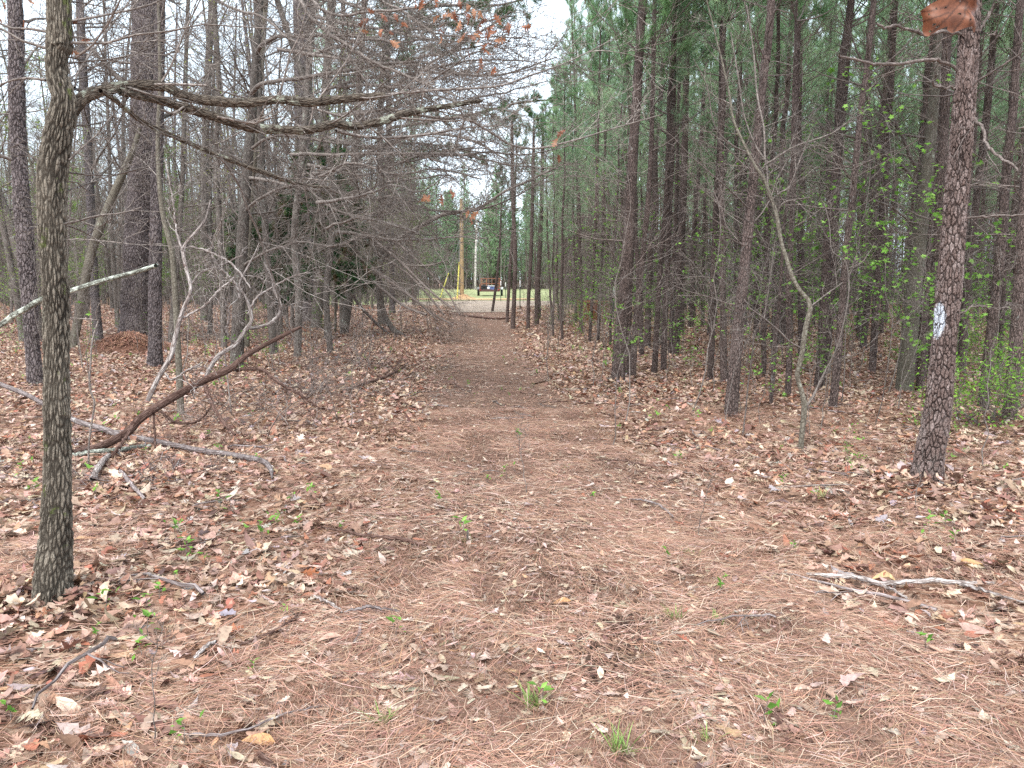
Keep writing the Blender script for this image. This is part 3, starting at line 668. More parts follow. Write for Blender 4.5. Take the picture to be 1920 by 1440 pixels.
t = traced('pine_tree', [(249, 648, 60), (253, 600, 56), (257, 520, 55), (262, 420, 55), (268, 320, 54), (272, 220, 53), (274, 100, 53), (276, -20, 53)], 'broad old grey pine with lichen spots, rust coloured straw heaped at its foot', H=13, mat='pine_big', hr=520, k=110, seed=4, flare=.12,
   hard=(4.2, 10, 2.4, 3, (0, 3, 4, 5)))
traced('pine_tree', [(290, 690, 30), (291, 640, 26), (291, 560, 25), (292, 460, 24), (294, 350, 22), (297, 240, 20), (299, 100, 18), (300, -20, 17)], 'narrow dark pine growing just in front of the broad old pine', H=9, mat='pine_big', hr=360, k=48, seed=5, hard=(3, 8, 1.8, 3, (0, 3, 4, 4)))
traced('pine_tree', [(67, 722, 30), (61, 650, 28), (55, 560, 31), (49, 470, 33), (40, 370, 32), (34, 260, 31), (31, 150, 30), (27, -20, 28)], 'grey pine leaning slightly behind the nearest oak, lichened pole crossing it', H=10, mat='pine_big', hr=420, k=60, seed=6, hard=(3, 8, 1.8, 3, (0, 3, 4, 4)))
Yd = YL(443, 692)
traced('oak_tree', [(443, 692, 28), (446, 620, 25), (451, 520, 24), (457, 410, 21), (465, 300, 19), (474, 200, 16), (480, 100, 14), (488, -20, 12)], 'dark trunked oak with pale horizontal limbs behind the fallen branches', H=8.5, mat='hard', n=90, k=20, seed=7, hard=(2.2, 9, 1.8, 3, (0, 3, 4, 4)), limbs=[
 ([(470, 178, 13), (482, 162, 12), (505, 152, 11), (560, 146, 10), (640, 132, 9), (700, 127, 8), (770, 122, 7), (860, 142, 6), (950, 140, 5), (1040, 108, 3)], Yd, Yd-2.5, .18, (.4, 1.1)),
 ([(478, 100, 12), (492, 82, 11), (520, 68, 10), (560, 66, 9), (640, 66, 7), (700, 70, 6), (760, 84, 4)], Yd, Yd-1.5, .2, (.4, 1.1)),
 ([(462, 332, 9), (500, 338, 8), (560, 355, 8), (620, 362, 7), (680, 374, 7), (740, 378, 6), (800, 395, 6), (880, 398, 5), (960, 375, 4), (1040, 325, 3)], Yd, Yd-3, .15, (.4, 1.2)),
 ([(456, 395, 8), (500, 365, 8), (560, 350, 8), (600, 376, 7), (640, 400, 6), (720, 415, 5), (790, 437, 3)], Yd, Yd-2.5, .15, (.4, 1.0)),
 ([(466, 280, 8), (520, 255, 8), (600, 262, 7), (690, 275, 6), (760, 268, 5), (850, 275, 4), (930, 290, 3)], Yd, Yd-2, .15, (.4, 1.0)),
 ([(450, 500, 7), (500, 470, 7), (560, 450, 6), (620, 455, 5), (680, 440, 4), (740, 445, 3)], Yd, Yd-2, .18, (.4, 1.0))])
traced('hardwood_tree', [(339, 782, 15), (336, 700, 13), (332, 620, 12), (328, 540, 12), (322, 470, 11), (306, 405, 10), (298, 330, 9), (296, 250, 8), (300, 150, 7), (296, -20, 5)], 'slim grey young tree rising through the fallen branches', H=5.5, mat='smooth', seed=8, hard=(2, 8, 1.0, 2, (0, 4, 5)))
traced('hardwood_tree', [(133, 655, 17), (150, 580, 18), (165, 500, 18), (182, 440, 18), (207, 378, 16), (235, 315, 14), (252, 275, 11), (262, 240, 8)], 'pale smooth tree leaning steeply toward the broad old pine', H=None, mat='smooth', seed=9, hard=(2.4, 6, 1.5, 3, (0, 3, 4, 4)))
traced('hardwood_tree', [(78, 640, 18), (62, 560, 20), (42, 490, 22), (20, 430, 23), (-4, 365, 22), (-40, 280, 20)], 'leaning dark tree passing behind the grey pine at the frame edge', H=None, mat='hard', seed=10, hard=(2.4, 4, 1.5, 3, (0, 3, 4, 4)))
traced('pine_tree', [(574, 606, 36), (573, 500, 35), (571, 400, 35), (570, 250, 34), (568, 100, 33), (566, -20, 33)], 'tall pale grey pine rising behind the dark cedar', H=15, mat='pine_old', k=28, n=80, seed=11, hard=(5, 10, 2.4, 3, (0, 3, 4, 4)))
traced('hardwood_tree', [(592, 618, 22), (598, 540, 21), (601, 430, 20), (604, 300, 18), (612, 150, 16), (622, -20, 14)], 'dark trunk close beside the cedar on its trail side', H=13, mat='hard', seed=12, hard=(4, 10, 2.6, 3, (0, 4, 4, 4)), leafy=dict(per=1, size=.07, star=False, pal=((.50, .48, .10), (.42, .44, .12))))
Ye = YL(648, 628)
traced('hardwood_tree', [(644, 628, 17), (652, 570, 17), (660, 490, 15), (662, 400, 14), (668, 250, 13), (676, 120, 12), (684, -20, 10)], 'crooked tree whose dark limb sweeps up over the end of the trail', H=12, mat='hard', seed=13, hard=(3, 12, 2.4, 3, (0, 4, 4, 5)), limbs=[
 ([(662, 520, 12), (700, 488, 14), (740, 452, 14), (790, 424, 12), (830, 402, 11), (890, 392, 9), (940, 360, 7), (990, 338, 6), (1050, 305, 3)], Ye, Ye-3, .2, (.5, 1.5)),
 ([(655, 545, 10), (700, 520, 9), (730, 480, 9), (760, 500, 6), (800, 500, 5), (840, 490, 3)], Ye, Ye-2, .25, (.4, 1.2)),
 ([(662, 300, 10), (720, 270, 9), (800, 250, 7), (880, 262, 6), (950, 300, 4)], Ye, Ye-2, .25, (.5, 1.6)),
 ([(668, 200, 10), (740, 160, 9), (820, 110, 7), (900, 60, 6), (960, 20, 4)], Ye, Ye-2, .25, (.5, 1.6))])
Yf = YL(700, 640)
traced('hardwood_tree', [(716, 612, 14), (712, 560, 13), (708, 480, 13), (715, 380, 12), (712, 250, 11), (720, 100, 10), (735, -20, 8)], 'thin bare tree between the crooked tree and the trail end', H=11, mat='hard', seed=14, hard=(2, 14, 2.2, 3, (0, 4, 4, 5)))
traced('hardwood_tree', [(384, 604, 17), (382, 520, 16), (384, 400, 15), (386, 250, 14), (392, 100, 13), (398, -20, 12)], 'straight grey trunk between the old pine and the dark trunked oak', H=14, mat='hard', seed=15, hard=(5, 9, 2.2, 3, (0, 3, 4, 4)))
traced('hardwood_tree', [(420, 655, 12), (418, 560, 12), (412, 430, 11), (405, 300, 10), (410, 150, 9), (400, -20, 8)], 'slender bare tree just beside the dark trunked oak', H=9, mat='hard', seed=16, hard=(2.5, 10, 1.8, 3, (0, 3, 4, 4)))
traced('hardwood_tree', [(160, 600, 14), (165, 500, 13), (170, 380, 12), (160, 240, 11), (150, 100, 10), (146, -20, 9)], 'straight thin trunk seen between the oak and the broad old pine', H=13, mat='hard', seed=17, hard=(4, 8, 2, 3, (0, 3, 4, 4)))
# overhanging boughs from a tree whose trunk stands above the frame
BO = traced('oak_tree', [(620, 640, 13), (612, 560, 12), (622, 440, 12), (618, 300, 12), (560, 120, 11), (520, 0, 11), (500, -80, 10)], 'bare oak whose dark boughs slant down across the sky gap', H=None, Y=15.5, mat='hard', seed=18, hard=(4, 8, 2.2, 3, (0, 4, 4, 4)), limbs=[
 ([(548, -30, 12), (575, 15, 11), (610, 52, 10), (650, 80, 9), (690, 108, 8), (750, 140, 7), (800, 165, 5), (860, 190, 3)], 8, 7, .14, (.3, .9)),
 ([(570, -20, 8), (600, 12, 8), (640, 30, 7), (700, 25, 6), (780, 20, 5), (830, -10, 4)], 8, 7, .14, (.3, .9)),
 ([(380, -20, 8), (440, 20, 7), (500, 40, 6), (550, 80, 5), (640, 110, 4), (700, 150, 3)], 9, 8, .16, (.3, 1.0)),
 ([(660, -30, 7), (740, 10, 6), (820, 60, 5), (900, 65, 4), (980, 60, 3)], 8, 7, .12, (.3, .9)),
 ([(560, 190, 6), (640, 215, 6), (720, 195, 5), (800, 150, 4), (880, 100, 4), (960, 70, 3)], 9, 7, .12, (.3, .9)),
 ([(600, 330, 7), (660, 300, 6), (740, 320, 5), (820, 310, 4), (900, 330, 3)], 10, 8, .12, (.3, .9)),
 ([(610, 430, 7), (680, 410, 6), (760, 430, 5), (840, 470, 3)], 10, 9, .12, (.3, .9))])

# drooping brush beside the trail: the top of a fallen limb
SW = []
R = RS(58)
for i in range(17):
    x0 = R.uniform(520, 640); y0 = -30+i*29+R.normal(0, 12); x1 = R.uniform(840, 1090) if i < 12 else R.uniform(800, 930); rise = R.uniform(-70, 45) if i > 3 else R.uniform(20, 120); sag = R.uniform(-35, 40); wv = R.normal(0, 9, 6)
    t = np.linspace(0, 1, 6); SW.append(([(x0+(x1-x0)*q, y0+rise*q+sag*math.sin(q*3.1)+wv[j]*q, 9.5-7*q) for j, q in enumerate(t)], R.uniform(10, 15), R.uniform(6.5, 9), .33, (.3, 1.2)))
traced('oak_tree', [(556, 655, 15), (560, 560, 14), (552, 440, 13), (566, 300, 13), (580, 120, 12), (590, -20, 10)], 'bare oak whose many fine limbs sweep sideways toward the trail', H=9, Y=14.5, mat='hard', seed=78, limbs=SW)
R = RS(60)
b0 = gp(760, 632); br = empty('drooping_brush', (b0[0], b0[1], float(gz(b0[0], b0[1]))), 'arched tangle of drooping twigs spilling toward the trail edge', 'brush')
B = Tubes(61); B2 = Tubes(62)
Yb = b0[1]
main = [
 [(762, 634, 11), (735, 615, 11), (718, 580, 10), (712, 530, 9), (716, 490, 8), (730, 470, 6)],
 [(600, 380, 6), (640, 440, 7), (670, 500, 7), (720, 545, 6), (760, 575, 5), (800, 590, 4)],
 [(560, 300, 5), (620, 370, 6), (690, 440, 6), (750, 490, 5), (800, 540, 4), (850, 580, 3)],
 [(640, 440, 6), (680, 490, 6), (740, 530, 5), (800, 580, 4), (850, 610, 3)],
 [(600, 450, 6), (640, 500, 6), (665, 560, 6), (710, 610, 5), (760, 650, 4)],
 [(690, 420, 5), (750, 460, 5), (800, 505, 4), (840, 550, 3), (862, 590, 3)],
 [(660, 470, 5), (720, 520, 5), (775, 560, 4), (820, 600, 3)],
 [(700, 470, 5), (760, 510, 5), (800, 550, 4), (832, 590, 3)],
 [(620, 410, 5), (680, 455, 5), (735, 470, 4), (800, 520, 3)]]
for i, pl in enumerate(main):
    P, rr = px_limb(pl, Yb+(.0 if i == 0 else R.uniform(-1, 1.5)), Yb+(0 if i == 0 else R.uniform(-1.5, 1)), 30); P = local(P, br)
    (B if i < 1 else B2).add(P, rr, 7)
    R2 = R
    s_ = 0.0
    for k in range(13 if i else 5):
        j = R.randint(5, 28); d = norm(P[min(j+1, 29)]-P[j-1]); d = norm(d*1.5+np.array([.35, 0, -.15])+R.normal(0, .35, 3))
        grow(B2, P[j], d, R.uniform(.6, 1.5), .005, 2, R, kids=(0, 3, 5), wander=.1, up=-.02, ang=(12, 38), rmin=.002, col=np.array([.85, .8, .75])*R.uniform(.7, 1.3))
B.obj('limb', M['hard'], br); B2.obj('twigs', M['deadtwig'], br)

def brushpile(px, py, w, n, lab, seed, mat='deadtwig', h=.6, L_=(.3, 1.1), dirx=.0):
    R = RS(seed); b = gp(px, py); o = empty('brush_pile', (b[0], b[1], float(gz(b[0], b[1]))), lab, 'brush'); B = Tubes(seed)
    for i in range(n):
        x, y = R.normal(0, w), R.normal(0, w*.6); a = R.uniform(0, 6.28); e = R.uniform(.0, 1.1)
        d = norm(np.array([math.cos(a)*math.cos(e)+dirx, math.sin(a)*math.cos(e), math.sin(e)*h*1.5]))
        grow(B, np.array([x, y, float(gz(b[0]+x, b[1]+y)-gz(b[0], b[1]))+.01]), d, R.uniform(*L_), R.uniform(.003, .007), 2, R, kids=(0, 3, 4), wander=.2, up=-.01, rmin=.0017, col=np.ones(3)*R.uniform(.6, 1.4))
    tag(B.obj('twigs', M[mat], o), kind='stuff')
brushpile(470, 800, .5, 34, 'low tangle of bare twigs around the end of the brown fallen branch', 950)
brushpile(590, 745, .55, 34, 'tangle of arching brown twigs between the fallen branch and the trail', 951)
brushpile(400, 640, .7, 34, 'pale twig tangle behind the standing dead branches', 952, 'pale', .9)
brushpile(520, 650, .8, 40, 'grey brush heap in front of the cedar', 953, 'deadtwig', .9)
brushpile(230, 905, .35, 22, 'small heap of broken twigs under the fallen branch butt', 954, 'greylog', .4, (.15, .6))
brushpile(655, 690, .6, 30, 'loose twiggy brush on the slope beside the trail', 955, 'deadtwig', .6)
brushpile(835, 625, .9, 26, 'grey green brush crowding the trail edge under the drooping twigs', 956, 'deadtwig', .5)
brushpile(700, 625, 1.2, 24, 'brush thicket behind the drooping twig tangle', 957, 'deadtwig', .7)
# ------------------------------------------------------------------ fallen wood on the near ground
def wood(name, pts, Y0, Y1, mat, label, cat='branch', group=None, hr=0, k=10, n=50, subs=(), seed=1, lump=.12, tmat=None):
    P, rr = px_limb(pts, Y0, Y1, hr or n)
    g = gz(P[:, 0], P[:, 1]); rr = rr*.82; P[:, 2] = np.maximum(P[:, 2], g+rr*.9+.035)
    o = empty(name, tuple(P[0]), label, cat, group); Pl = local(P, o)
    if hr: hires_obj('stem', Pl, rr, k, seed, M[mat], o, flare=0, lump=lump)
    else:
        T = Tubes(seed); T.add(Pl, rr, k); T.obj('stem', M[mat], o)
    R = RS(seed)
    for si, (pl, Ya, Yb_, ev) in enumerate(subs):
        B = Tubes(seed*9+si)
        P2, r2 = px_limb(pl, Ya, Yb_, 40); P2[:, 2] = np.maximum(P2[:, 2], gz(P2[:, 0], P2[:, 1])+.01); P2 = local(P2, o); B.add(P2+R.normal(0, .003, P2.shape), r2*R.uniform(.85, 1.15, len(r2)), 8)
        if ev: sprout(B, P2, r2, R, every=ev*.65, L=(.15, .55), lev=2, kids=(0, 3, 3), wander=.36, up=.03, rc=.005, rmin=.002, start=.25)
        B.obj('side_branch', M[tmat or mat], o)
    return o
wood('fallen_branch', [(138, 866, 17), (165, 846, 20), (200, 832, 21), (240, 810, 21), (262, 786, 20), (300, 760, 19), (340, 736, 19), (385, 712, 18), (430, 692, 16), (460, 668, 13), (500, 645, 10), (545, 622, 8), (562, 614, 6), (566, 612, 1)], 6.35, 7.6, 'brown', 'reddish brown fallen branch propped across the grey log', hr=340, k=30, seed=21, tmat='brown', subs=[
 ([(440, 694, 7), (490, 693, 7), (520, 716, 6), (565, 742, 5), (600, 765, 3)], 7.2, 6.9, .25),
 ([(385, 722, 9), (395, 752, 8), (412, 782, 7), (440, 815, 5)], 7.0, 6.6, .3),
 ([(300, 770, 6), (330, 792, 6), (370, 790, 5), (395, 765, 4)], 6.8, 6.9, .3),
 ([(250, 800, 7), (215, 850, 8), (180, 905, 8)], 6.6, 6.1, 0),
 ([(288, 775, 5), (290, 815, 5), (291, 840, 4)], 6.8, 6.6, 0)])
wood('dead_branch', [(277, 752, 12), (290, 722, 12), (303, 698, 12), (320, 668, 12), (326, 645, 12), (340, 590, 10), (356, 552, 9), (356, 530, 8), (347, 495, 9), (344, 470, 9), (352, 452, 8), (372, 430, 7), (386, 408, 5), (395, 375, 3)], 6.8, 7.3, 'pale', 'pale barkless dead branch standing up from the fallen brown branch', n=90, k=12, seed=22, subs=[
 ([(310, 700, 5), (322, 712, 4), (350, 695, 4), (380, 680, 3)], 6.85, 6.7, .2),
 ([(360, 530, 5), (380, 510, 4), (420, 495, 4), (455, 478, 3)], 7.2, 7.3, .16),
 ([(345, 480, 5), (330, 430, 4), (325, 380, 4), (310, 300, 3)], 7.2, 7.4, .25),
 ([(338, 598, 5), (380, 575, 4), (410, 545, 4), (440, 520, 3)], 7.0, 7.1, .16),
 ([(350, 460, 4), (400, 475, 4), (440, 500, 4), (470, 540, 3)], 7.2, 7.0, .16)])
wood('dead_branch', [(383, 716, 11), (395, 688, 11), (412, 665, 11), (440, 648, 11), (458, 622, 10), (472, 598, 9), (462, 560, 6), (449, 535, 6), (462, 505, 5), (478, 475, 4), (486, 455, 2)], 7.1, 7.5, 'pale', 'curling whitish dead branch tangled in the middle of the brush', n=90, k=12, seed=23, subs=[
 ([(468, 616, 7), (495, 611, 8), (518, 597, 8), (527, 575, 6), (514, 545, 5), (508, 518, 4), (495, 490, 3)], 7.35, 7.5, .12),
 ([(450, 560, 4), (440, 530, 4), (410, 500, 4), (395, 470, 3)], 7.3, 7.2, .14),
 ([(464, 590, 4), (480, 560, 4), (500, 545, 4), (545, 520, 3), (580, 510, 2)], 7.3, 7.6, .12),
 ([(440, 648, 4), (425, 620, 4), (430, 590, 4), (420, 560, 3)], 7.3, 7.1, .15)])
wood('fallen_log', [(-40, 700, 13), (0, 720, 12), (50, 740, 12), (80, 756, 12), (140, 788, 13), (190, 803, 14), (240, 822, 15), (300, 846, 14), (360, 866, 14), (430, 888, 14), (490, 906, 13), (508, 912, 12), (511, 913, 3)], 8.6, YL(508, 905)-.03, 'greylog', 'long purplish grey pole lying on the leaves under the brown branch', 'log', hr=400, k=26, seed=24)
wood('leaning_pole', [(292, 498, 9), (288, 500, 11), (240, 514, 12), (180, 530, 12), (130, 546, 12), (78, 562, 14), (50, 578, 15), (25, 592, 15), (0, 610, 14), (-80, 655, 15), (-260, 770, 16), (-400, 866, 17)], 5.8, 6.2, 'lichenlog', 'broken lichen covered pole slanting behind the nearest oak trunk', 'branch', hr=300, k=24, seed=25)
GR_ST = 'loose sticks lying on the ground'
def gstick(pts, mat, label, seed, k=7, cat='stick'):
    P = np.array([gp(p[0], p[1]) for p in pts]); w = np.array([wr(p[2], gp(p[0], p[1])[1]) for p in pts])
    n = 30; Q = smooth_path(P, n); r = np.interp(np.linspace(0, len(P)-1, n), np.arange(len(P)), w)
    Q[:, 2] = gz(Q[:, 0], Q[:, 1])+r+.022+RS(seed).normal(0, .003, n)+.02*np.sin(np.linspace(0, 3.14, n))
    T = Tubes(seed); o_ = Q[0].copy(); T.add(Q-o_, r, k); me = T.mesh('stick', M[mat]); o = obj('fallen_stick', me); o.location = tuple(o_)
    return tag(o, label, cat, GR_ST)
gstick([(1512, 1086, 6), (1560, 1094, 9), (1610, 1101, 10), (1650, 1113, 10), (1690, 1110, 10), (1740, 1107, 10), (1800, 1107, 9), (1862, 1104, 6)], 'pale', 'whitish forked stick lying at the shoulder of the trail', 31, 9)
gstick([(1800, 1108, 8), (1830, 1121, 7), (1870, 1133, 6), (1925, 1142, 5)], 'pale', 'pale stick end running off from the whitish forked stick', 32)
gstick([(1630, 1104, 5), (1660, 1118, 6), (1700, 1132, 5)], 'pale', 'short pale splinter under the whitish forked stick', 33)
gstick([(600, 995, 4), (640, 1008, 5), (690, 1020, 6), (740, 1023, 8), (800, 1034, 7)], 'brown', 'dark bent stick lying where the leaves meet the trail', 34)
gstick([(335, 1385, 4), (370, 1398, 6), (420, 1400, 6), (480, 1385, 5), (540, 1355, 4), (605, 1335, 3)], 'greylog', 'long thin arched stick beside a curled tan leaf', 35)
gstick([(450, 1222, 5), (500, 1208, 6), (545, 1183, 6), (572, 1153, 4)], 'brown', 'smooth brown stick lying slantwise on the oak leaves', 36)
gstick([(365, 1248, 8), (390, 1232, 8), (408, 1215, 6)], 'pale', 'short weathered stick chunk broken at both ends', 37)
gstick([(645, 1160, 5), (690, 1158, 7), (750, 1158, 5)], 'greylog', 'small grey stick with a side knot on the trail shoulder', 38)
gstick([(590, 1130, 5), (620, 1150, 6), (642, 1160, 5)], 'pale', 'pale crooked stick touching the small grey stick', 39)
gstick([(135, 862, 8), (180, 860, 9), (230, 855, 9), (282, 843, 6)], 'lichenlog', 'greenish lichened stick lying flat just behind the nearest oak', 40)
gstick([(1180, 943, 3), (1210, 950, 4), (1240, 962, 4), (1262, 976, 3)], 'greylog', 'thin curved grey stick in the pine straw of the trail', 41)
gstick([(175, 910, 12), (190, 885, 12), (205, 862, 9)], 'pale', 'stout pale branch end poking out beside the lichened stick', 42)
gstick([(225, 890, 7), (245, 920, 8), (272, 945, 6)], 'greylog', 'short grey stick sloping down from the fallen branch pile', 43)
gstick([(640, 740, 4), (680, 728, 6), (720, 715, 6), (760, 690, 4)], 'brown', 'dark stick lying in leaves beyond the brush pile', 44)
gstick([(840, 590, 3), (880, 596, 4), (930, 601, 4), (975, 597, 3)], 'brown', 'dark stick lying right across the trail near its far end', 45)
R = RS(70); sv = []
for i in range(6):
    T = Tubes(i+70); P = np.cumsum(np.vstack([[0, 0, 0], R.normal(0, .018, (7, 3))*[1, 1, .35]+[.055, 0, 0]]), 0); T.add(P, [.006, .0025], 5)
    grow(T, P[3], norm(np.array([.7, R.choice([-1, 1])*.7, .05])), .14, .003, 1, R, kids=(0, 2), up=0, flat=.5); sv.append(T.mesh('stick', M[['brown', 'greylog', 'deadtwig'][i % 3]]))
for i in range(90):
    Yr = math.sqrt(R.uniform(2.3**2, 11**2)); Xr = R.uniform(-.68, .68)*Yr
    o = tag(obj('fallen_stick', sv[i % 6]), 'thin bare twig scattered on the leaf litter', 'stick', 'twigs scattered on the leaf litter')
    o.location = (Xr, Yr, float(gz(Xr, Yr))+.03); o.rotation_euler = (0, R.normal(0, .06), R.uniform(0, 6.28)); s_ = R.uniform(.7, 2.0); o.scale = (s_, s_, s_)

# straw mound at the foot of the old pine
R = RS(80); c = gp(252, 660); n = 5200; cat = Cat()
a = R.uniform(0, 6.28, n); rr = np.abs(R.normal(0, .55, n)); rr = np.clip(rr, 0, 1.5); x = c[0]-.1+rr*np.cos(a)*1.25; y = c[1]+.0+rr*np.sin(a)*.9
hh = .36*np.exp(-(rr/.62)**2)
straw(R, x, y, gz(x, y)+.03+hh*R.uniform(.8, 1, n), R.uniform(.14, .26, n), np.full(n, .009), a+R.normal(0, .5, n), -.55*np.exp(-(rr/.7)**2)*(rr > .1)+R.normal(0, .12, n), pick(R, n, [(.27, .135, .09), (.20, .10, .07), (.36, .21, .15)], [3, 2, 1], .2), cat)
hm = Cat(); g = np.linspace(-1, 1, 30); gx, gy = np.meshgrid(g, g, indexing='ij'); d = np.hypot(gx, gy); 
zz = gz(c[0]-.1+gx*1.9, c[1]+gy*1.35)+.34*np.exp(-(d*1.7/.7)**2)-.03+.03*vnoise(gx*1.9, gy*1.9, .12, 5)
V = np.stack([c[0]-.1+gx*1.9, c[1]+gy*1.35, zz], -1).reshape(-1, 3); i = np.arange(29)[:, None]; j = np.arange(29)[None]
q = np.stack([i*30+j, (i+1)*30+j, (i+1)*30+j+1, i*30+j+1], -1).reshape(-1, 4); cat.add(V, q, np.tile([.15, .075, .05], (900, 1)))
o = cat.obj('straw_mound', M['needle_litter'], smooth=False); tag(o, kind='stuff')

# ------------------------------------------------------------------ pines of the plantation
PV = [pine_meshes(200+i, h, r_*.8, zc-.2, dens, cw*1.05) for i, (h, r_, zc, dens, cw) in enumerate([(11.5, .065, 4.6, 5, 1.5), (12.5, .085, 5.2, 6, 1.8), (10.8, .052, 4.2, 5, 1.3), (11.8, .07, 4.9, 6, 1.6), (12, .078, 4.4, 5, 1.7), (9.8, .042, 4.0, 5, 1.1), (11.2, .06, 5.0, 7, 1.5)])]
def P_(z0=.8, zc=5.2, dens=6, r0=.010, bl=(.4, 1.5)): return (z0, zc, dens, r0, bl)
Yh = YL(1735, 903)
# nearest pine, with its white paint blaze
hp = traced('pine_tree', [(1735, 903, 58), (1745, 850, 52), (1756, 780, 50), (1765, 700, 48), (1771, 640, 46), (1780, 540, 46), (1790, 400, 43), (1800, 300, 42), (1808, 200, 40), (1816, 100, 37), (1824, -20, 36)], 'reddish flaky pine with a white paint blaze, nearest on its side of the trail', H=11, mat='pine_red', hr=620, k=90, seed=31, flare=.32, lump=.08, pine=(2.6, 5, 4, .012, (.4, 1.2)), tmat='deadtwig', limbs=[
 ([(1812, 150, 7), (1780, 120, 8), (1740, 122, 8), (1680, 125, 7), (1640, 122, 6), (1590, 112, 5), (1580, 108, 3)], Yh, Yh-.2, .3, (.1, .4)),
 ([(1795, 165, 5), (1770, 155, 6), (1755, 148, 5), (1752, 138, 5), (1754, 122, 3)], Yh, Yh-.2, 0, None),
 ([(1815, 220, 8), (1850, 240, 8), (1880, 280, 7), (1925, 310, 6)], Yh, Yh-.4, .3, (.1, .5)),
 ([(1780, 590, 5), (1800, 585, 5), (1830, 578, 5), (1860, 578, 4), (1885, 580, 2)], Yh, Yh, .3, (.1, .3)),
 ([(1800, 410, 5), (1840, 408, 5), (1900, 400, 5), (1940, 390, 4)], Yh, Yh-.3, .5, (.1, .3)),
 ([(1815, 62, 6), (1790, 60, 8), (1740, 60, 8), (1690, 52, 7), (1640, 38, 5)], Yh, Yh-.2, .3, (.1, .4)),
 ([(1825, 70, 6), (1850, 40, 7), (1890, -10, 7)], Yh, Yh, .4, (.1, .5))])
pm = M['pine_red'].copy(); pm.name = 'painted_pine_bark'; [c_ for c_ in hp.children if c_.name.startswith('trunk')][0].data.materials[0] = pm
nt = pm.node_tree; N, L = nt.nodes, nt.links
bs = [n_ for n_ in N if n_.type == 'BSDF_PRINCIPLED'][0]; src = bs.inputs['Base Color'].links[0].from_socket
tc = N.new('ShaderNodeTexCoord'); cen = local(at(1769, 600, Yh), hp)+.075*np.array([.8*-.49+.6*-.87, .8*-.87+.6*.49, 0])
mp = N.new('ShaderNodeVectorMath'); mp.operation = 'SUBTRACT'; L.new(tc.outputs['Object'], mp.inputs[0]); mp.inputs[1].default_value = tuple(cen)
m2 = N.new('ShaderNodeVectorMath'); m2.operation = 'MULTIPLY'; L.new(mp.outputs[0], m2.inputs[0]); m2.inputs[1].default_value = (1/.062, 1/.062, 1/.135)
ln = N.new('ShaderNodeVectorMath'); ln.operation = 'LENGTH'; L.new(m2.outputs[0], ln.inputs[0])
nz = noise(N, L, tc.outputs['Object'], 70, 3, .7); v_ = mathn(N, L, 'MULTIPLY_ADD', nz.outputs['Fac'], .9, ln.outputs['Value'])
mr = N.new('ShaderNodeMapRange'); L.new(v_, mr.inputs['Value']); mr.inputs['From Min'].default_value = 1.3; mr.inputs['From Max'].default_value = 1.5; mr.inputs['To Min'].default_value = .92; mr.inputs['To Max'].default_value = 0
src_link = src; lum = N.new('ShaderNodeSeparateColor'); L.new(src, lum.inputs[0]); mk_ = N.new('ShaderNodeMapRange'); L.new(lum.outputs[0], mk_.inputs['Value']); mk_.inputs['From Min'].default_value = .06; mk_.inputs['From Max'].default_value = .13
L.new(mixc(N, L, mathn(N, L, 'MULTIPLY', mr.outputs[0], mk_.outputs[0]), src, (.52, .56, .62)), bs.inputs['Base Color'])
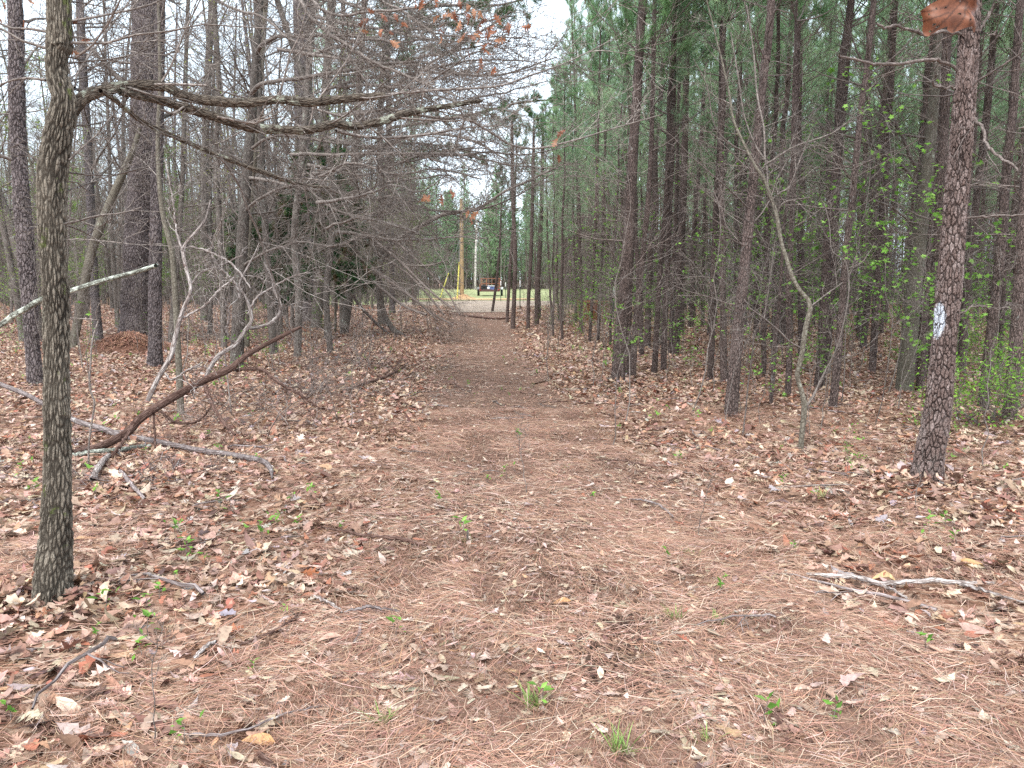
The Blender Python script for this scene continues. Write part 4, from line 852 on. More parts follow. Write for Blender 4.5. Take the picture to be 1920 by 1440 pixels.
TP = [
 ([(1158, 718, 27), (1163, 640, 25), (1172, 540, 23), (1180, 420, 21), (1186, 300, 19), (1194, 180, 17), (1205, 0, 14), (1208, -30, 14)], 'straight pine at the trail edge, first trunk of the dense stand', 'pine', P_(.6, 5.4, 5), 220, 40),
 ([(1186, 710, 13), (1191, 620, 12), (1203, 500, 11), (1215, 380, 10), (1222, 250, 9), (1228, -20, 8)], 'thin pine a step behind the straight pine at the trail edge', 'pine', P_(.8, 4.8, 5), 0, 10),
 ([(1176, 706, 8), (1180, 620, 8), (1184, 500, 7), (1190, 350, 6)], 'very thin stem squeezed between two pines at the trail edge', 'pine', P_(.8, 4, 4, .006), 0, 8),
 ([(1244, 698, 12), (1246, 620, 11), (1252, 500, 10), (1256, 380, 10), (1262, 250, 9), (1266, -20, 8)], 'thin straight pine standing alone in front of the stand', 'pine', P_(.8, 4.8, 6), 0, 10),
 ([(1330, 714, 13), (1335, 640, 12), (1336, 540, 11), (1342, 400, 11), (1350, 250, 10), (1356, -20, 9)], 'slim dark pine halfway between the trail edge pine and the forked sapling', 'pine', P_(.8, 4.8, 7), 0, 10),
 ([(1369, 780, 26), (1375, 720, 24), (1382, 640, 22), (1392, 540, 21), (1402, 440, 20), (1413, 330, 18), (1424, 220, 16), (1436, 100, 15), (1448, -20, 14)], 'rough pine behind the forked pale sapling', 'pine', P_(.7, 5.2, 7), 260, 44),
 ([(1560, 768, 17), (1568, 700, 16), (1577, 600, 15), (1586, 480, 14), (1600, 350, 13), (1615, 200, 12), (1640, -20, 11)], 'leaning slim pine just beyond the forked pale sapling', 'pine', P_(.8, 5, 6), 0, 14),
 ([(1635, 700, 15), (1640, 620, 14), (1647, 500, 13), (1655, 380, 13), (1668, 200, 12), (1680, -20, 11)], 'straight mid distance pine before the olive trunked tree', 'pine', P_(.8, 5, 6), 0, 12),
 ([(1842, 770, 24), (1850, 700, 23), (1862, 600, 22), (1875, 480, 20), (1885, 350, 19), (1900, 200, 17), (1915, -20, 15)], 'dark pine standing in the bright green shrub', 'pine', P_(1.2, 5, 6), 0, 18),
 ([(1892, 790, 30), (1900, 700, 28), (1908, 600, 27), (1915, 480, 26), (1925, 350, 25)], 'thick dark pine cut by the frame edge', 'pine', P_(1.2, 5, 6), 0, 18),
 ([(1745, 755, 22), (1750, 660, 21), (1752, 560, 20), (1760, 450, 20), (1766, 320, 19), (1772, 200, 18), (1780, -20, 17)], 'grey brown pine directly behind the paint blazed pine', 'pine', P_(1.2, 5, 6), 0, 16),
 ([(1803, 700, 16), (1808, 600, 16), (1818, 480, 15), (1840, 300, 15), (1856, 150, 14), (1870, -20, 13)], 'slender pine seen through the branches beyond the blazed pine', 'pine', P_(1.2, 5, 6), 0, 14),
 ([(1477, 745, 13), (1480, 660, 12), (1478, 560, 12), (1484, 430, 11), (1490, 300, 10), (1500, -20, 9)], 'thin pine right before the forked pale sapling on its trail side', 'pine', P_(.8, 4.8, 7), 0, 10),
 ([(1445, 760, 8), (1452, 660, 8), (1462, 560, 7), (1470, 430, 7), (1485, 300, 6), (1490, 100, 5)], 'very thin leaning stem between the rough pine and forked sapling', 'pine', P_(.8, 4, 6, .006), 0, 8),
 ([(1655, 1, 1)], None, None, None, 0, 0),
 ([(961, 618, 9), (964, 560, 8), (966, 480, 8), (962, 380, 7), (960, 250, 6)], 'first thin pine where the stand meets the far trail', 'pine', P_(.8, 5, 4, .008, (.3, 1)), 0, 8),
 ([(950, 606, 6), (953, 560, 6), (958, 480, 6), (964, 400, 5)], 'short thin stem leaning at the far end of the trail', 'pine', P_(.8, 4, 3, .006, (.2, .7)), 0, 8),
 ([(922, 586, 5), (928, 550, 5), (934, 500, 5), (938, 440, 4)], 'slanting stem in front of the parked trailer', 'pine', P_(1, 3, 3, .006, (.2, .7)), 0, 8),
 ([(990, 619, 7), (991, 560, 7), (996, 470, 7), (1000, 300, 6)], 'thin dark pine second from the far trail edge', 'pine', P_(.8, 5, 4, .008, (.3, 1)), 0, 8),
 ([(1006, 612, 9), (1008, 540, 9), (1014, 430, 8), (1018, 280, 7)], 'dark pine with dead side stubs near the far trail edge', 'pine', P_(.8, 5, 4, .008, (.3, 1)), 0, 8),
 ([(1105, 643, 6), (1110, 560, 6), (1114, 470, 5), (1120, 300, 5)], 'short slim pine standing before the rusty hopper', 'pine', P_(.8, 5, 5, .008, (.3, 1)), 0, 8),
 ([(1265, 668, 15), (1272, 580, 14), (1275, 480, 14), (1282, 350, 13), (1290, -20, 10)], 'rough pine behind the pine that stands alone', 'pine', P_(.8, 5, 6, .009, (.4, 1.2)), 0, 14)]
for i, (pts, lab, mt, pn, hr, k) in enumerate(TP):
    if lab is None: continue
    H_ = 6.3 if pts[0][0] < 1010 else (8.5 if pts[0][0] < 1110 else 11.5)
    traced('pine_tree', pts, lab, H=H_, mat=mt, seed=40+i, pine=pn, hr=hr, k=k or 12, tmat='deadtwig', flare=.12)
# olive trunked hardwood
Yo = YL(1697, 735)
traced('hardwood_tree', [(1694, 735, 36), (1702, 660, 33), (1712, 560, 31), (1722, 460, 30), (1735, 340, 27), (1748, 220, 22), (1757, 100, 18), (1765, -20, 15)], 'smooth olive brown tree with long slanting side limbs', H=9, mat='smooth', k=24, n=90, seed=80, hard=(1.8, 8, 1.6, 3, (0, 3, 4, 4)), limbs=[
 ([(1720, 345, 9), (1690, 310, 9), (1650, 280, 8), (1600, 260, 6), (1540, 240, 4)], Yo, Yo-.8, .2, (.3, .9)),
 ([(1722, 320, 10), (1700, 280, 9), (1680, 230, 8), (1650, 170, 6), (1610, 100, 5), (1580, 20, 3)], Yo, Yo-.8, .2, (.3, .9)),
 ([(1735, 300, 6), (1770, 250, 6), (1830, 180, 5), (1900, 120, 4)], Yo, Yo-.5, .25, (.3, .8)),
 ([(1715, 420, 7), (1660, 380, 6), (1600, 350, 5), (1500, 330, 3)], Yo, Yo-.8, .25, (.3, .8))])
# forked pale sapling
Ys = YL(1502, 848)
def crook(o, B, pts, Ya, Yb_, n=60, k=12):
    P, rr = px_limb(pts, Ya, Yb_, n); rr = rr*.68; P = local(P, o); B.add(P, rr, k); return P, rr
R = RS(90)
fs = empty('sapling_tree', tuple(gp(1502, 848)), 'crooked pale sapling forking low and twisting up among the pines', 'sapling')
T = Tubes(91)
P0, r0 = crook(fs, T, [(1501, 858, 15), (1503, 820, 15), (1508, 765, 17), (1503, 735, 14), (1495, 705, 13), (1500, 680, 14), (1505, 655, 15), (1508, 630, 15), (1514, 600, 14), (1520, 578, 13)], Ys, Ys, 90, 16)
P1, r1 = crook(fs, T, [(1520, 580, 13), (1515, 562, 12), (1500, 545, 12), (1486, 520, 12), (1473, 480, 11), (1465, 455, 11), (1455, 400, 11), (1445, 370, 10), (1432, 335, 9), (1415, 310, 8), (1395, 270, 7), (1375, 225, 7), (1368, 180, 6), (1355, 120, 5), (1340, 60, 4), (1320, -20, 3)], Ys, Ys+.6, 120, 14)
B = Tubes(92)
for pts, a, b in [([(1510, 765, 9), (1525, 742, 8), (1538, 715, 7), (1550, 690, 5), (1570, 650, 4), (1585, 590, 4), (1592, 540, 4), (1585, 490, 3), (1560, 470, 3), (1555, 420, 3), (1545, 380, 2)], .0, .2),
 ([(1500, 652, 6), (1480, 640, 5), (1460, 620, 5), (1430, 595, 4), (1402, 575, 3)], 0, -.3),
 ([(1440, 360, 6), (1438, 320, 6), (1434, 300, 5), (1415, 270, 5), (1395, 215, 4), (1385, 150, 4), (1370, 60, 3)], .4, .7),
 ([(1448, 375, 6), (1465, 360, 5), (1480, 350, 4), (1500, 300, 4), (1520, 250, 3)], .3, .2),
 ([(1434, 310, 6), (1450, 300, 5), (1490, 275, 5), (1560, 250, 4), (1600, 220, 3)], .4, .2),
 ([(1455, 410, 5), (1470, 380, 5), (1520, 370, 3)], .3, .2),
 ([(1410, 290, 5), (1370, 270, 4), (1340, 235, 4), (1325, 160, 3), (1300, 110, 2)], .5, .3),
 ([(1520, 575, 5), (1545, 555, 4), (1580, 530, 3)], .0, .1),
 ([(1434, 300, 6), (1432, 240, 5), (1420, 180, 5), (1412, 90, 4), (1400, 10, 3)], .4, .9)]:
    P, rr = crook(fs, B, pts, Ys+a, Ys+b, 34, 7); sprout(B, P, rr, R, every=.14, L=(.15, .6), lev=2, kids=(0, 2, 4), rc=.004, rmin=.0015)
sprout(B, P1, r1, R, every=.12, L=(.3, .8), lev=2, kids=(0, 3, 4), start=.3, rc=.005, rmin=.0015)
T.obj('trunk', M['smooth'], fs); B.obj('crown', M['twig'], fs)
# random pines filling the stand
R = RS(101); placed = []; cnt = 0; tries = 0
while cnt < 268 and tries < 60000:
    tries += 1
    Yp = math.sqrt(R.uniform(10.5**2, 50**2)) if cnt < 200 else R.uniform(10.5, 30); e = float(trail_c(Yp)+trail_w(Yp)); Xp = R.uniform(e+.9, .72*Yp+2)
    if Yp < 17 and Xp < 2.2: continue
    if Yp > 37 and Xp < 1.8+.05*(Yp-37): continue
    if Yp > 30 and Xp < 0.6: continue
    md = .75 if Yp < 20 else .6
    if any((Xp-a)**2+(Yp-b)**2 < md*md for a, b in placed): continue
    placed.append((Xp, Yp)); cnt += 1
    tree_from(PV[R.randint(len(PV))], 'pine_tree', (Xp, Yp, float(gz(Xp, Yp))), 'slender pine packed in the plantation behind its front trunks', 'tree', 'plantation pines behind the front trunks', R.uniform(0, 6.28), min(R.uniform(.82, 1.15), (1.55+Yp*max(110, (Xp/Yp*F+20)*3.0)/F)/11.4), (R.normal(0, .025), R.normal(0, .03)))
# the deep end of the stand, past counting
def mass(name, seed, n, xr, yr, H, r, mat, kind='pine', pal=None, zc=4.5):
    R = RS(seed); T = Tubes(seed); tips = []
    for i in range(n):
        Yp = R.uniform(*yr); Xp = R.uniform(xr[0](Yp), xr[1](Yp)); h = R.uniform(*H); z = np.linspace(-.2, h, 8)
        w = np.cumsum(R.normal(0, .1, (8, 2)), 0); P = np.column_stack([Xp+w[:, 0], Yp+w[:, 1], z]); T.add(P, [R.uniform(*r), .02], 5, np.ones(3)*R.uniform(.7, 1.3))
        nb = 16 if kind == 'pine' else 12
        for j in range(nb):
            zz = R.uniform(1.2 if kind == 'pine' else 2.5, h); a = R.uniform(0, 6.28); e = R.uniform(0, .9)
            p = trunk_interp(P, zz); d = np.array([math.cos(a)*math.cos(e), math.sin(a)*math.cos(e), math.sin(e)])
            grow(T, p, d, R.uniform(.8, 2.2 if kind == 'pine' else 3.5), .018, 1 if kind == 'pine' else 2, R, kids=(0, 3, 4), rmin=.006, tips=tips if (zz > zc or kind != 'pine') else None, col=np.ones(3)*R.uniform(.7, 1.3))
    o = T.obj(name, M[mat]); tag(o, kind='stuff'); return o, tips, R
o, tips, R = mass('distant_pine_woods', 300, 240, (lambda y: 3.5+.05*(y-46), lambda y: .74*y), (50, 72), (9, 13), (.06, .11), 'pine')
fo = obj('distant_pine_foliage', needle_mesh('f', tips, R, n=16, L=(.25, .4), w=.03)); tag(fo, kind='stuff')
o, tips, R = mass('distant_bare_woods', 301, 230, (lambda y: -.74*y, lambda y: -.115*y-.5), (66, 98), (11, 17), (.06, .14), 'hard', 'hard')
fo = obj('distant_spring_foliage', leaf_mesh('f', [t for t in tips if R.uniform() < .4], R, per=3, size=.22, star=False, jit=.5, pal=((.22, .32, .10), (.30, .36, .14), (.18, .27, .10)))); tag(fo, kind='stuff')

# hardwoods of the bare wood behind the old pine
HV = [hard_meshes(400+i, h, r_*.72, z0*.75, m_, 0.0, int(nb*1.7), bl, lf, 3, bend=.07) for i, (h, r_, z0, m_, nb, bl, lf) in enumerate([
 (13, .10, 3.5, 'hard', 14, 2.4, None), (15, .14, 4.5, 'pine_old', 13, 2.4, None), (11, .07, 2.2, 'hard', 14, 2.0, None), (9, .05, 1.5, 'smooth', 13, 1.6, dict(per=2, size=.06, star=False, pal=((.26, .38, .08), (.36, .42, .10), (.20, .32, .07)))),
 (14, .12, 4.0, 'hard', 13, 2.6, None), (6, .035, 1.0, 'smooth', 13, 1.3, dict(per=4, size=.06, star=False, pal=((.24, .40, .08), (.30, .46, .10), (.18, .32, .06)))), (12, .085, 2.8, 'smooth', 14, 2.2, dict(per=1, size=.05, star=False, pal=((.40, .42, .10), (.34, .38, .10)))), (10, .06, 2, 'hard', 15, 1.9, None)])]
R = RS(401); placed = []; cnt = 0; tries = 0
HL = {'hardwood': ('bare slim tree fading into the open wood behind the old pine', 'bare trees of the open wood'), 'green': ('small tree in first pale green leaf within the open wood', 'small trees in first leaf')}
while cnt < 180 and tries < 60000:
    tries += 1
    Yp = math.sqrt(R.uniform(15**2, 68**2)); Xp = R.uniform(-.72*Yp-2, -1.4-.095*Yp)
    if Xp/Yp > -.29 and R.uniform() < .55: continue
    if Yp < 20 and Xp > -4.2: continue
    if any((Xp-a)**2+(Yp-b)**2 < .9 for a, b in placed): continue
    placed.append((Xp, Yp)); cnt += 1; vi = R.choice(8, p=[.16, .14, .16, .1, .14, .1, .1, .1]); g_ = HL['green' if vi in (3, 5) else 'hardwood']
    tree_from(HV[vi], 'hardwood_tree', (Xp, Yp, float(gz(Xp, Yp))), g_[0], 'tree', g_[1], R.uniform(0, 6.28), R.uniform(.8, 1.2), (R.normal(0, .04), R.normal(0, .04)))
# pines beyond the clearing
DV = [pine_meshes(500+i, h, .16, zc, 1.5, 2.9, 20, .02) for i, (h, zc) in enumerate([(13, 1.0), (16, 2), (10, .6)])]
for me in set(v[2] for v in DV): pass
R = RS(501)
for i in range(95):
    Yp = R.uniform(108, 138); Xp = R.uniform(-22, 16)
    tree_from(DV[R.randint(3)], 'pine_tree', (Xp, Yp, 0), 'green pine in the wood line beyond the grass clearing', 'tree', 'pines lining the far side of the clearing', R.uniform(0, 6.28), R.uniform(.85, 1.15))
o, tips, R = mass('far_woods', 302, 150, (lambda y: -45, lambda y: 45), (140, 165), (10, 18), (.1, .2), 'hard', 'hard')
fo = obj('far_foliage', leaf_mesh('f', tips, R, per=2, size=.5, star=False, jit=.8, pal=((.10, .17, .06), (.16, .24, .08), (.07, .12, .05)))); tag(fo, kind='stuff')
def thicket(name, seed, n, xr, yr, H, r, leaves, pal, lsz):
    R = RS(seed); T = Tubes(seed); tips = []
    for i in range(n):
        Yp = math.sqrt(R.uniform(yr[0]**2, yr[1]**2)); Xp = R.uniform(xr[0](Yp), xr[1](Yp)); h = R.uniform(*H)*R.uniform(.5, 1)
        P = np.array([Xp, Yp, -.1])+np.cumsum(np.vstack([[0, 0, 0], np.column_stack([R.normal(0, .12, (6, 2)), np.full(6, h/6)])]), 0)
        c = np.ones(3)*R.uniform(.4, 1.35); T.add(P, [R.uniform(.4, 1)*r, r*.25], 3, c)
        for j in range(5):
            k = R.randint(1, 7); a = R.uniform(0, 6.28); e = R.uniform(.1, 1.2); L_ = h*R.uniform(.12, .35); d = np.array([math.cos(a)*math.cos(e), math.sin(a)*math.cos(e), math.sin(e)])*L_
            T.add(np.array([P[k], P[k]+d*.5+R.normal(0, .04, 3), P[k]+d]), [r*.3, r*.15], 3, c); tips.append((P[k]+d, norm(d)))
    o = T.obj(name, M['hard']); tag(o, kind='stuff')
    tt = [t for t in tips if R.uniform() < leaves]
    if tt: tag(obj(name+'_foliage', leaf_mesh('f', tt, R, per=3, size=lsz, star=False, jit=lsz*2, pal=pal)), kind='stuff')
LG = ((.24, .33, .12), (.32, .40, .16), (.18, .27, .10), (.34, .30, .20))
thicket('distant_thicket', 901, 4200, (lambda y: -.72*y, lambda y: -.12*y), (42, 100), (3, 11), .04, .42, LG, .13)
thicket('plantation_thicket', 902, 2300, (lambda y: 2.2+.04*(y-30), lambda y: .74*y), (32, 74), (2.5, 7), .035, .30, LG, .09)
thicket('clearing_edge_thicket', 903, 1200, (lambda y: -28, lambda y: 24), (104, 140), (4, 9), .09, .6, ((.14, .22, .09), (.20, .28, .11), (.10, .16, .06)), .3)
# pines on the bare side whose dark boughs show against the sky gap
for i, (x, y, v, lab) in enumerate([(-6.6, 31, 1, 'tall pine with dark green boughs showing above the bare oak limbs'), (-8.2, 36, 3, 'green topped pine half hidden behind the bare limbs'), (-5.6, 44, 4, 'green pine standing at the mouth of the clearing')]):
    tree_from(PV[v], 'pine_tree', (x, y, 0), lab, 'tree', None, i*2., 1.25)

# ------------------------------------------------------------------ cedar
def cedar(px, py, H, label, seed, w=1.0):
    R = RS(seed); b = gp(px, py); o = empty('cedar_tree', (b[0], b[1], float(gz(b[0], b[1]))), label, 'tree')
    T = Tubes(seed); z = np.linspace(-.1, H, 16); P = np.column_stack([.05*np.sin(z), .04*np.cos(z*1.3)-.04, z]); T.add(P, [.07, .01], 9); T.obj('trunk', M['hard'], o)
    B = Tubes(seed+1); tips = []
    for i in range(46):
        zz = H*(.28+.7*R.uniform()); a = R.uniform(0, 6.28); e = R.uniform(-.25, .35); fr = zz/H
        grow(B, trunk_interp(P, zz), np.array([math.cos(a)*math.cos(e), math.sin(a)*math.cos(e), math.sin(e)]), w*(1.25-fr*.7)*R.uniform(.6, 1.1), .012, 2, R, kids=(0, 4, 5), up=-.03, wander=.12, tips=tips, rmin=.003)
    c = B.obj('crown', M['deadtwig'], o)
    obj('foliage', needle_mesh('foliage', tips, R, n=80, L=(.05, .13), w=.012, spread=.8, pal=((.05, .12, .045), (.07, .16, .06), (.04, .10, .045), (.15, .11, .06)), droop=.35), c)
cedar(612, 640, 4.6, 'dark green drooping cedar in front of the tall pale pine', 600, 1.3)
cedar(470, 600, 4.0, 'small dark cedar behind the dark trunked oak', 601, 1.0)
cedar(548, 615, 3.4, 'short ragged cedar with browned needles beside the taller cedar', 602, .9)

# ------------------------------------------------------------------ leafy understorey
def sapling_meshes(seed, H, nb, per, size, pal, star=True, r=.006):
    R = RS(seed); z = np.linspace(0, H, 12); w = np.cumsum(R.normal(0, .018*H, (12, 2)), 0); w -= w[0]; P = np.column_stack([w, z])
    T = Tubes(seed); T.add(P, [r, .002], 6); tips = [(P[-1], np.array([0, 0, 1.]))]
    for i in range(nb):
        zz = H*R.uniform(.3, .98); a = R.uniform(0, 6.28); e = R.uniform(0, .8)
        grow(T, trunk_interp(P, zz), np.array([math.cos(a)*math.cos(e), math.sin(a)*math.cos(e), math.sin(e)]), H*R.uniform(.12, .32), .0035, 1, R, kids=(0, 3), tips=tips, rmin=.0013)
    return T.mesh('stem', M['twig']), leaf_mesh('foliage', tips, R, per=per, size=size, pal=pal, star=star, jit=.03)
GRN = ((.17, .36, .055), (.24, .46, .08), (.13, .28, .045), (.30, .52, .12))
SV = [sapling_meshes(700+i, h, nb, per, sz, GRN) for i, (h, nb, per, sz) in enumerate([(2.2, 14, 3, .058), (1.6, 12, 3, .06), (2.8, 18, 3, .058), (1.1, 9, 3, .055), (3.4, 22, 3, .06)])]
def leafy(px, py, v, s_, lab, grp):
    b = gp(px, py); o = empty('leafy_sapling', (b[0], b[1], float(gz(b[0], b[1]))), lab, 'sapling', grp, (px*7) % 6.28); o.scale = (s_,)*3
    obj('stem', SV[v][0], o); obj('foliage', SV[v][1], o)
for px, py, v, s_, lab in [(1160, 735, 1, .75, 'small green leafed sapling against the straight trail edge pine'), (1130, 660, 0, .8, 'leafy sapling by the short slim pine'), (1425, 800, 1, .6, 'knee high sapling with fresh leaves before the rough pine'), (1420, 740, 4, .8, 'taller leafy sapling beside the rough pine'), (1555, 770, 2, .8, 'leafy sapling beside the leaning slim pine'), (1640, 800, 4, .9, 'tall airy sapling with star shaped leaves near the olive tree'), (1775, 870, 1, .5, 'low leafy sapling at the foot of the blazed pine'), (1590, 905, 3, .35, 'tiny sapling with one leaf cluster in the litter')]:
    leafy(px, py, v, s_, lab, None)
R = RS(720)
for i in range(190):
    Yp = math.sqrt(R.uniform(7.5**2, 26**2)); e = float(trail_c(Yp)+trail_w(Yp)); Xp = R.uniform(e+1.2, .7*Yp+.5)
    if Yp < 10 and Xp < 3: continue
    if R.uniform() > .35+.65*(vnoise(Xp, Yp, 2.2, 44) > .45): continue
    o = empty('leafy_sapling', (Xp, Yp, float(gz(Xp, Yp))), 'thin sapling with fresh green leaves scattered under the pines', 'sapling', 'green leafed saplings under the pines', R.uniform(0, 6.28)); s_ = R.uniform(.6, 1.35); o.scale = (s_,)*3; v = SV[R.randint(5)]
    obj('stem', v[0], o); obj('foliage', v[1], o)
for i in range(26):
    Yp = math.sqrt(R.uniform(9**2, 24**2)); Xp = R.uniform(-.66*Yp, -3.2)
    o = empty('leafy_sapling', (Xp, Yp, float(gz(Xp, Yp))), 'sparse green sapling growing on the bare wood side', 'sapling', 'green saplings on the bare wood side', R.uniform(0, 6.28)); s_ = R.uniform(.3, .6); o.scale = (s_,)*3; v = SV[R.choice([0, 1, 3])]
    obj('stem', v[0], o); obj('foliage', v[1], o)
# the bright shrub behind the blazed pine
def shrub(px, py, H, w, lab, seed, per=5, size=.045):
    R = RS(seed); b = gp(px, py); o = empty('green_shrub', (b[0], b[1], float(gz(b[0], b[1]))), lab, 'shrub'); B = Tubes(seed); tips = []
    for i in range(16):
        a = R.uniform(0, 6.28); e = R.uniform(.6, 1.4)
        grow(B, np.array([R.normal(0, .08), R.normal(0, .08), 0]), np.array([math.cos(a)*math.cos(e)*w, math.sin(a)*math.cos(e)*w, math.sin(e)]), H*R.uniform(.5, 1), .006, 2, R, kids=(0, 4, 5), tips=tips, rmin=.0015, up=0)
    B.obj('stems', M['twig'], o); obj('foliage', leaf_mesh('foliage', tips, R, per=per, size=size, pal=((.20, .42, .05), (.30, .52, .08), (.14, .30, .04)), star=False, jit=.05), o)
shrub(1838, 800, 1.15, 1.0, 'bright green leafy shrub behind the blazed pine', 730)
shrub(1795, 690, 1.1, 1.0, 'light green shrub deeper behind the blazed pine', 731)
shrub(1905, 740, 1.2, 1.0, 'leafy green shrub at the frame edge pine', 732, 3)
shrub(1230, 650, 1.0, 1.2, 'green shrub low between pines behind the lone thin pine', 733, 2)
shrub(1060, 612, 1.3, 1.3, 'dark green shrub in front of the rusty hopper', 734, 3)
shrub(35, 600, 2.2, 1.0, 'light green shrub far behind the leaning pole', 735, 3, .07)
shrub(185, 575, 2.6, 1.0, 'yellow green shrub between the oak and broad old pine', 736, 3, .08)
# bare whips
R = RS(740); WV = []
for i in range(6):
    H = [1.4, 2.2, 3.2, 1.0, 2.6, 4.0][i]; z = np.linspace(0, H, 14); w = np.cumsum(R.normal(0, .012*H, (14, 2)), 0); w -= w[0]; P = np.column_stack([w, z]); T = Tubes(740+i); T.add(P, [.004+.003*H/2, .002], 6)
    for j in range(int(5+H*5)): 
        zz = H*R.uniform(.25, .97); a = R.uniform(0, 6.28); e = R.uniform(.1, 1.1)
        grow(T, trunk_interp(P, zz), np.array([math.cos(a)*math.cos(e), math.sin(a)*math.cos(e), math.sin(e)]), H*R.uniform(.1, .28), .003, 2, R, kids=(0, 3, 3), rmin=.0014)
    WV.append(T.mesh('stem', M['twig']))
def whip(x, y, v, s_, lab, grp):
    o = tag(obj('bare_sapling', WV[v]), lab, 'sapling', grp); o.location = (x, y, float(gz(x, y))); o.rotation_euler = (R.normal(0, .08), R.normal(0, .08), R.uniform(0, 6.28)); o.scale = (s_,)*3
for px, py, v, s_, lab in [(655, 808, 0, .8, 'knee high bare sapling at the trail edge by the leaves'), (988, 930, 3, .6, 'thin bare stem growing straight out of the trail'), (1148, 840, 1, .7, 'bare sapling where the leaves meet the open trail'), (1030, 720, 2, .8, 'tall bare whip on the edge of the trail'), (860, 640, 4, .8, 'thin upright whip at the far trail edge'), (1720, 960, 0, .5, 'small bare sapling behind the blazed pine foot'), (290, 1405, 3, .45, 'small dark stem curving up from nearest oak leaves'), (1305, 1010, 3, .5, 'short bare stem beside the grass tuft on the trail')]:
    b = gp(px, py); whip(b[0], b[1], v, s_, lab, None)
for i in range(230):
    Yp = math.sqrt(R.uniform(6**2, 27**2)); sd = R.uniform() < .5
    e = float(trail_w(Yp)); Xp = float(trail_c(Yp))+(R.uniform(e+.3, .7*Yp) if sd else -R.uniform(e+.5, .62*Yp))
    if not sd and (Yp < 8): continue
    whip(Xp, Yp, R.randint(6), R.uniform(.6, 1.1), 'leafless whip of a sapling in the undergrowth', 'leafless saplings in the undergrowth')
# crooked small sapling beside the oak
o = empty('hardwood_sapling', tuple(gp(166, 880)), 'kinked thin sapling behind the nearest oak, two yellow green leaves on top', 'sapling'); T = Tubes(750); Yk = YL(166, 880)
P, rr = crook(o, T, [(166, 884, 6), (167, 830, 6), (174, 780, 6), (177, 755, 6), (168, 725, 6), (170, 680, 6), (173, 640, 6), (184, 602, 5)], Yk, Yk, 40, 8); crook(o, T, [(186, 600, 4), (160, 598, 4), (130, 596, 3)], Yk, Yk-.1, 12, 6); crook(o, T, [(184, 602, 4), (180, 585, 3), (188, 566, 2)], Yk, Yk-.1, 12, 6)
T.obj('stem', M['twig'], o); obj('foliage', leaf_mesh('foliage', [(local(at(x, y, Yk), o), np.array([0, 0, 1.])) for x, y in [(145, 563), (172, 585), (168, 590)]], RS(1), per=1, size=.07, jit=.01), o)

# ------------------------------------------------------------------ seedlings and grass tufts
R = RS(760); LV = []
for i in range(5):
    T = Tubes(760+i); T.add(np.array([[0, 0, 0], [.005, 0, .03], [.0, .006, .065]]), [.0016, .001], 4); LV.append((T.mesh('stem', M['twig']), leaf_mesh('foliage', [(np.array([0, 0, .045]), np.array([0, 0, 1.])), (np.array([0, .004, .065]), np.array([0, 0, 1.]))], R, per=4, size=.034, star=False, jit=.012, pal=GRN)))
spots = [(482, 870), (165, 895), (490, 1015), (545, 948), (330, 1012), (330, 1095), (355, 1040), (385, 1065), (182, 1205), (280, 1200), (265, 1245), (478, 1270), (345, 1410), (20, 1362), (745, 1205), (915, 910), (948, 905), (1435, 1367), (1562, 1362), (1735, 1230), (1740, 1010), (1772, 995), (820, 950), (1160, 810), (460, 1005), (412, 860), (1790, 1030), (520, 990), (275, 1155), (65, 935), (560, 1000), (1020, 1330), (1470, 920), (1530, 945), (640, 1000), (1250, 1055), (300, 1130), (200, 1160)]
for px, py in spots:
    b = gp(px, py); o = empty('seedling', (b[0], b[1], float(gz(b[0], b[1]))+.012), 'tiny bright green seedling poking through the leaf litter', 'seedling', 'green seedlings in the leaf litter', px % 6.28); s_ = R.uniform(.8, 1.5); o.scale = (s_,)*3; v = LV[R.randint(5)]
    obj('stem', v[0], o); obj('foliage', v[1], o)
for i in range(150):
    Yp = math.sqrt(R.uniform(3.2**2, 17**2)); Xp = R.uniform(-.66, .66)*Yp
    o = empty('seedling', (Xp, Yp, float(gz(Xp, Yp))+.012), 'tiny bright green seedling poking through the leaf litter', 'seedling', 'green seedlings in the leaf litter', R.uniform(0, 6)); s_ = R.uniform(.7, 1.6); o.scale = (s_,)*3; v = LV[R.randint(5)]
    obj('stem', v[0], o); obj('foliage', v[1], o)
def tuft(px, py, n, L_, lab, seed, col=(.20, .30, .08)):
    R = RS(seed); b = gp(px, py); V = []; Qs = []; Cs = []
    for i in range(n):
        a = R.uniform(0, 6.28); l = L_*R.uniform(.5, 1.1); out = R.uniform(.3, .9); p = np.array([R.normal(0, .02), R.normal(0, .015), 0]); sd = np.array([-math.sin(a), math.cos(a), 0])*.0028
        for j in range(4):
            t = j/3; q = p+np.array([math.cos(a)*out*t*l, math.sin(a)*out*t*l, l*(t*.9-.45*out*t*t)]); w = 1-t*.85; V += [q-sd*w, q+sd*w]
        o8 = i*8; Qs += [(o8+k*2, o8+k*2+1, o8+k*2+3, o8+k*2+2) for k in range(3)]; c = np.array(col)*R.uniform(.7, 1.4); Cs += [c]*8
    o = obj('grass_tuft', mk('grass_tuft', V, Qs, None, M['grass'], False, {'col': np.array(Cs)})); o.location = (b[0], b[1], float(gz(b[0], b[1]))+.01); tag(o, lab, 'grass tuft')
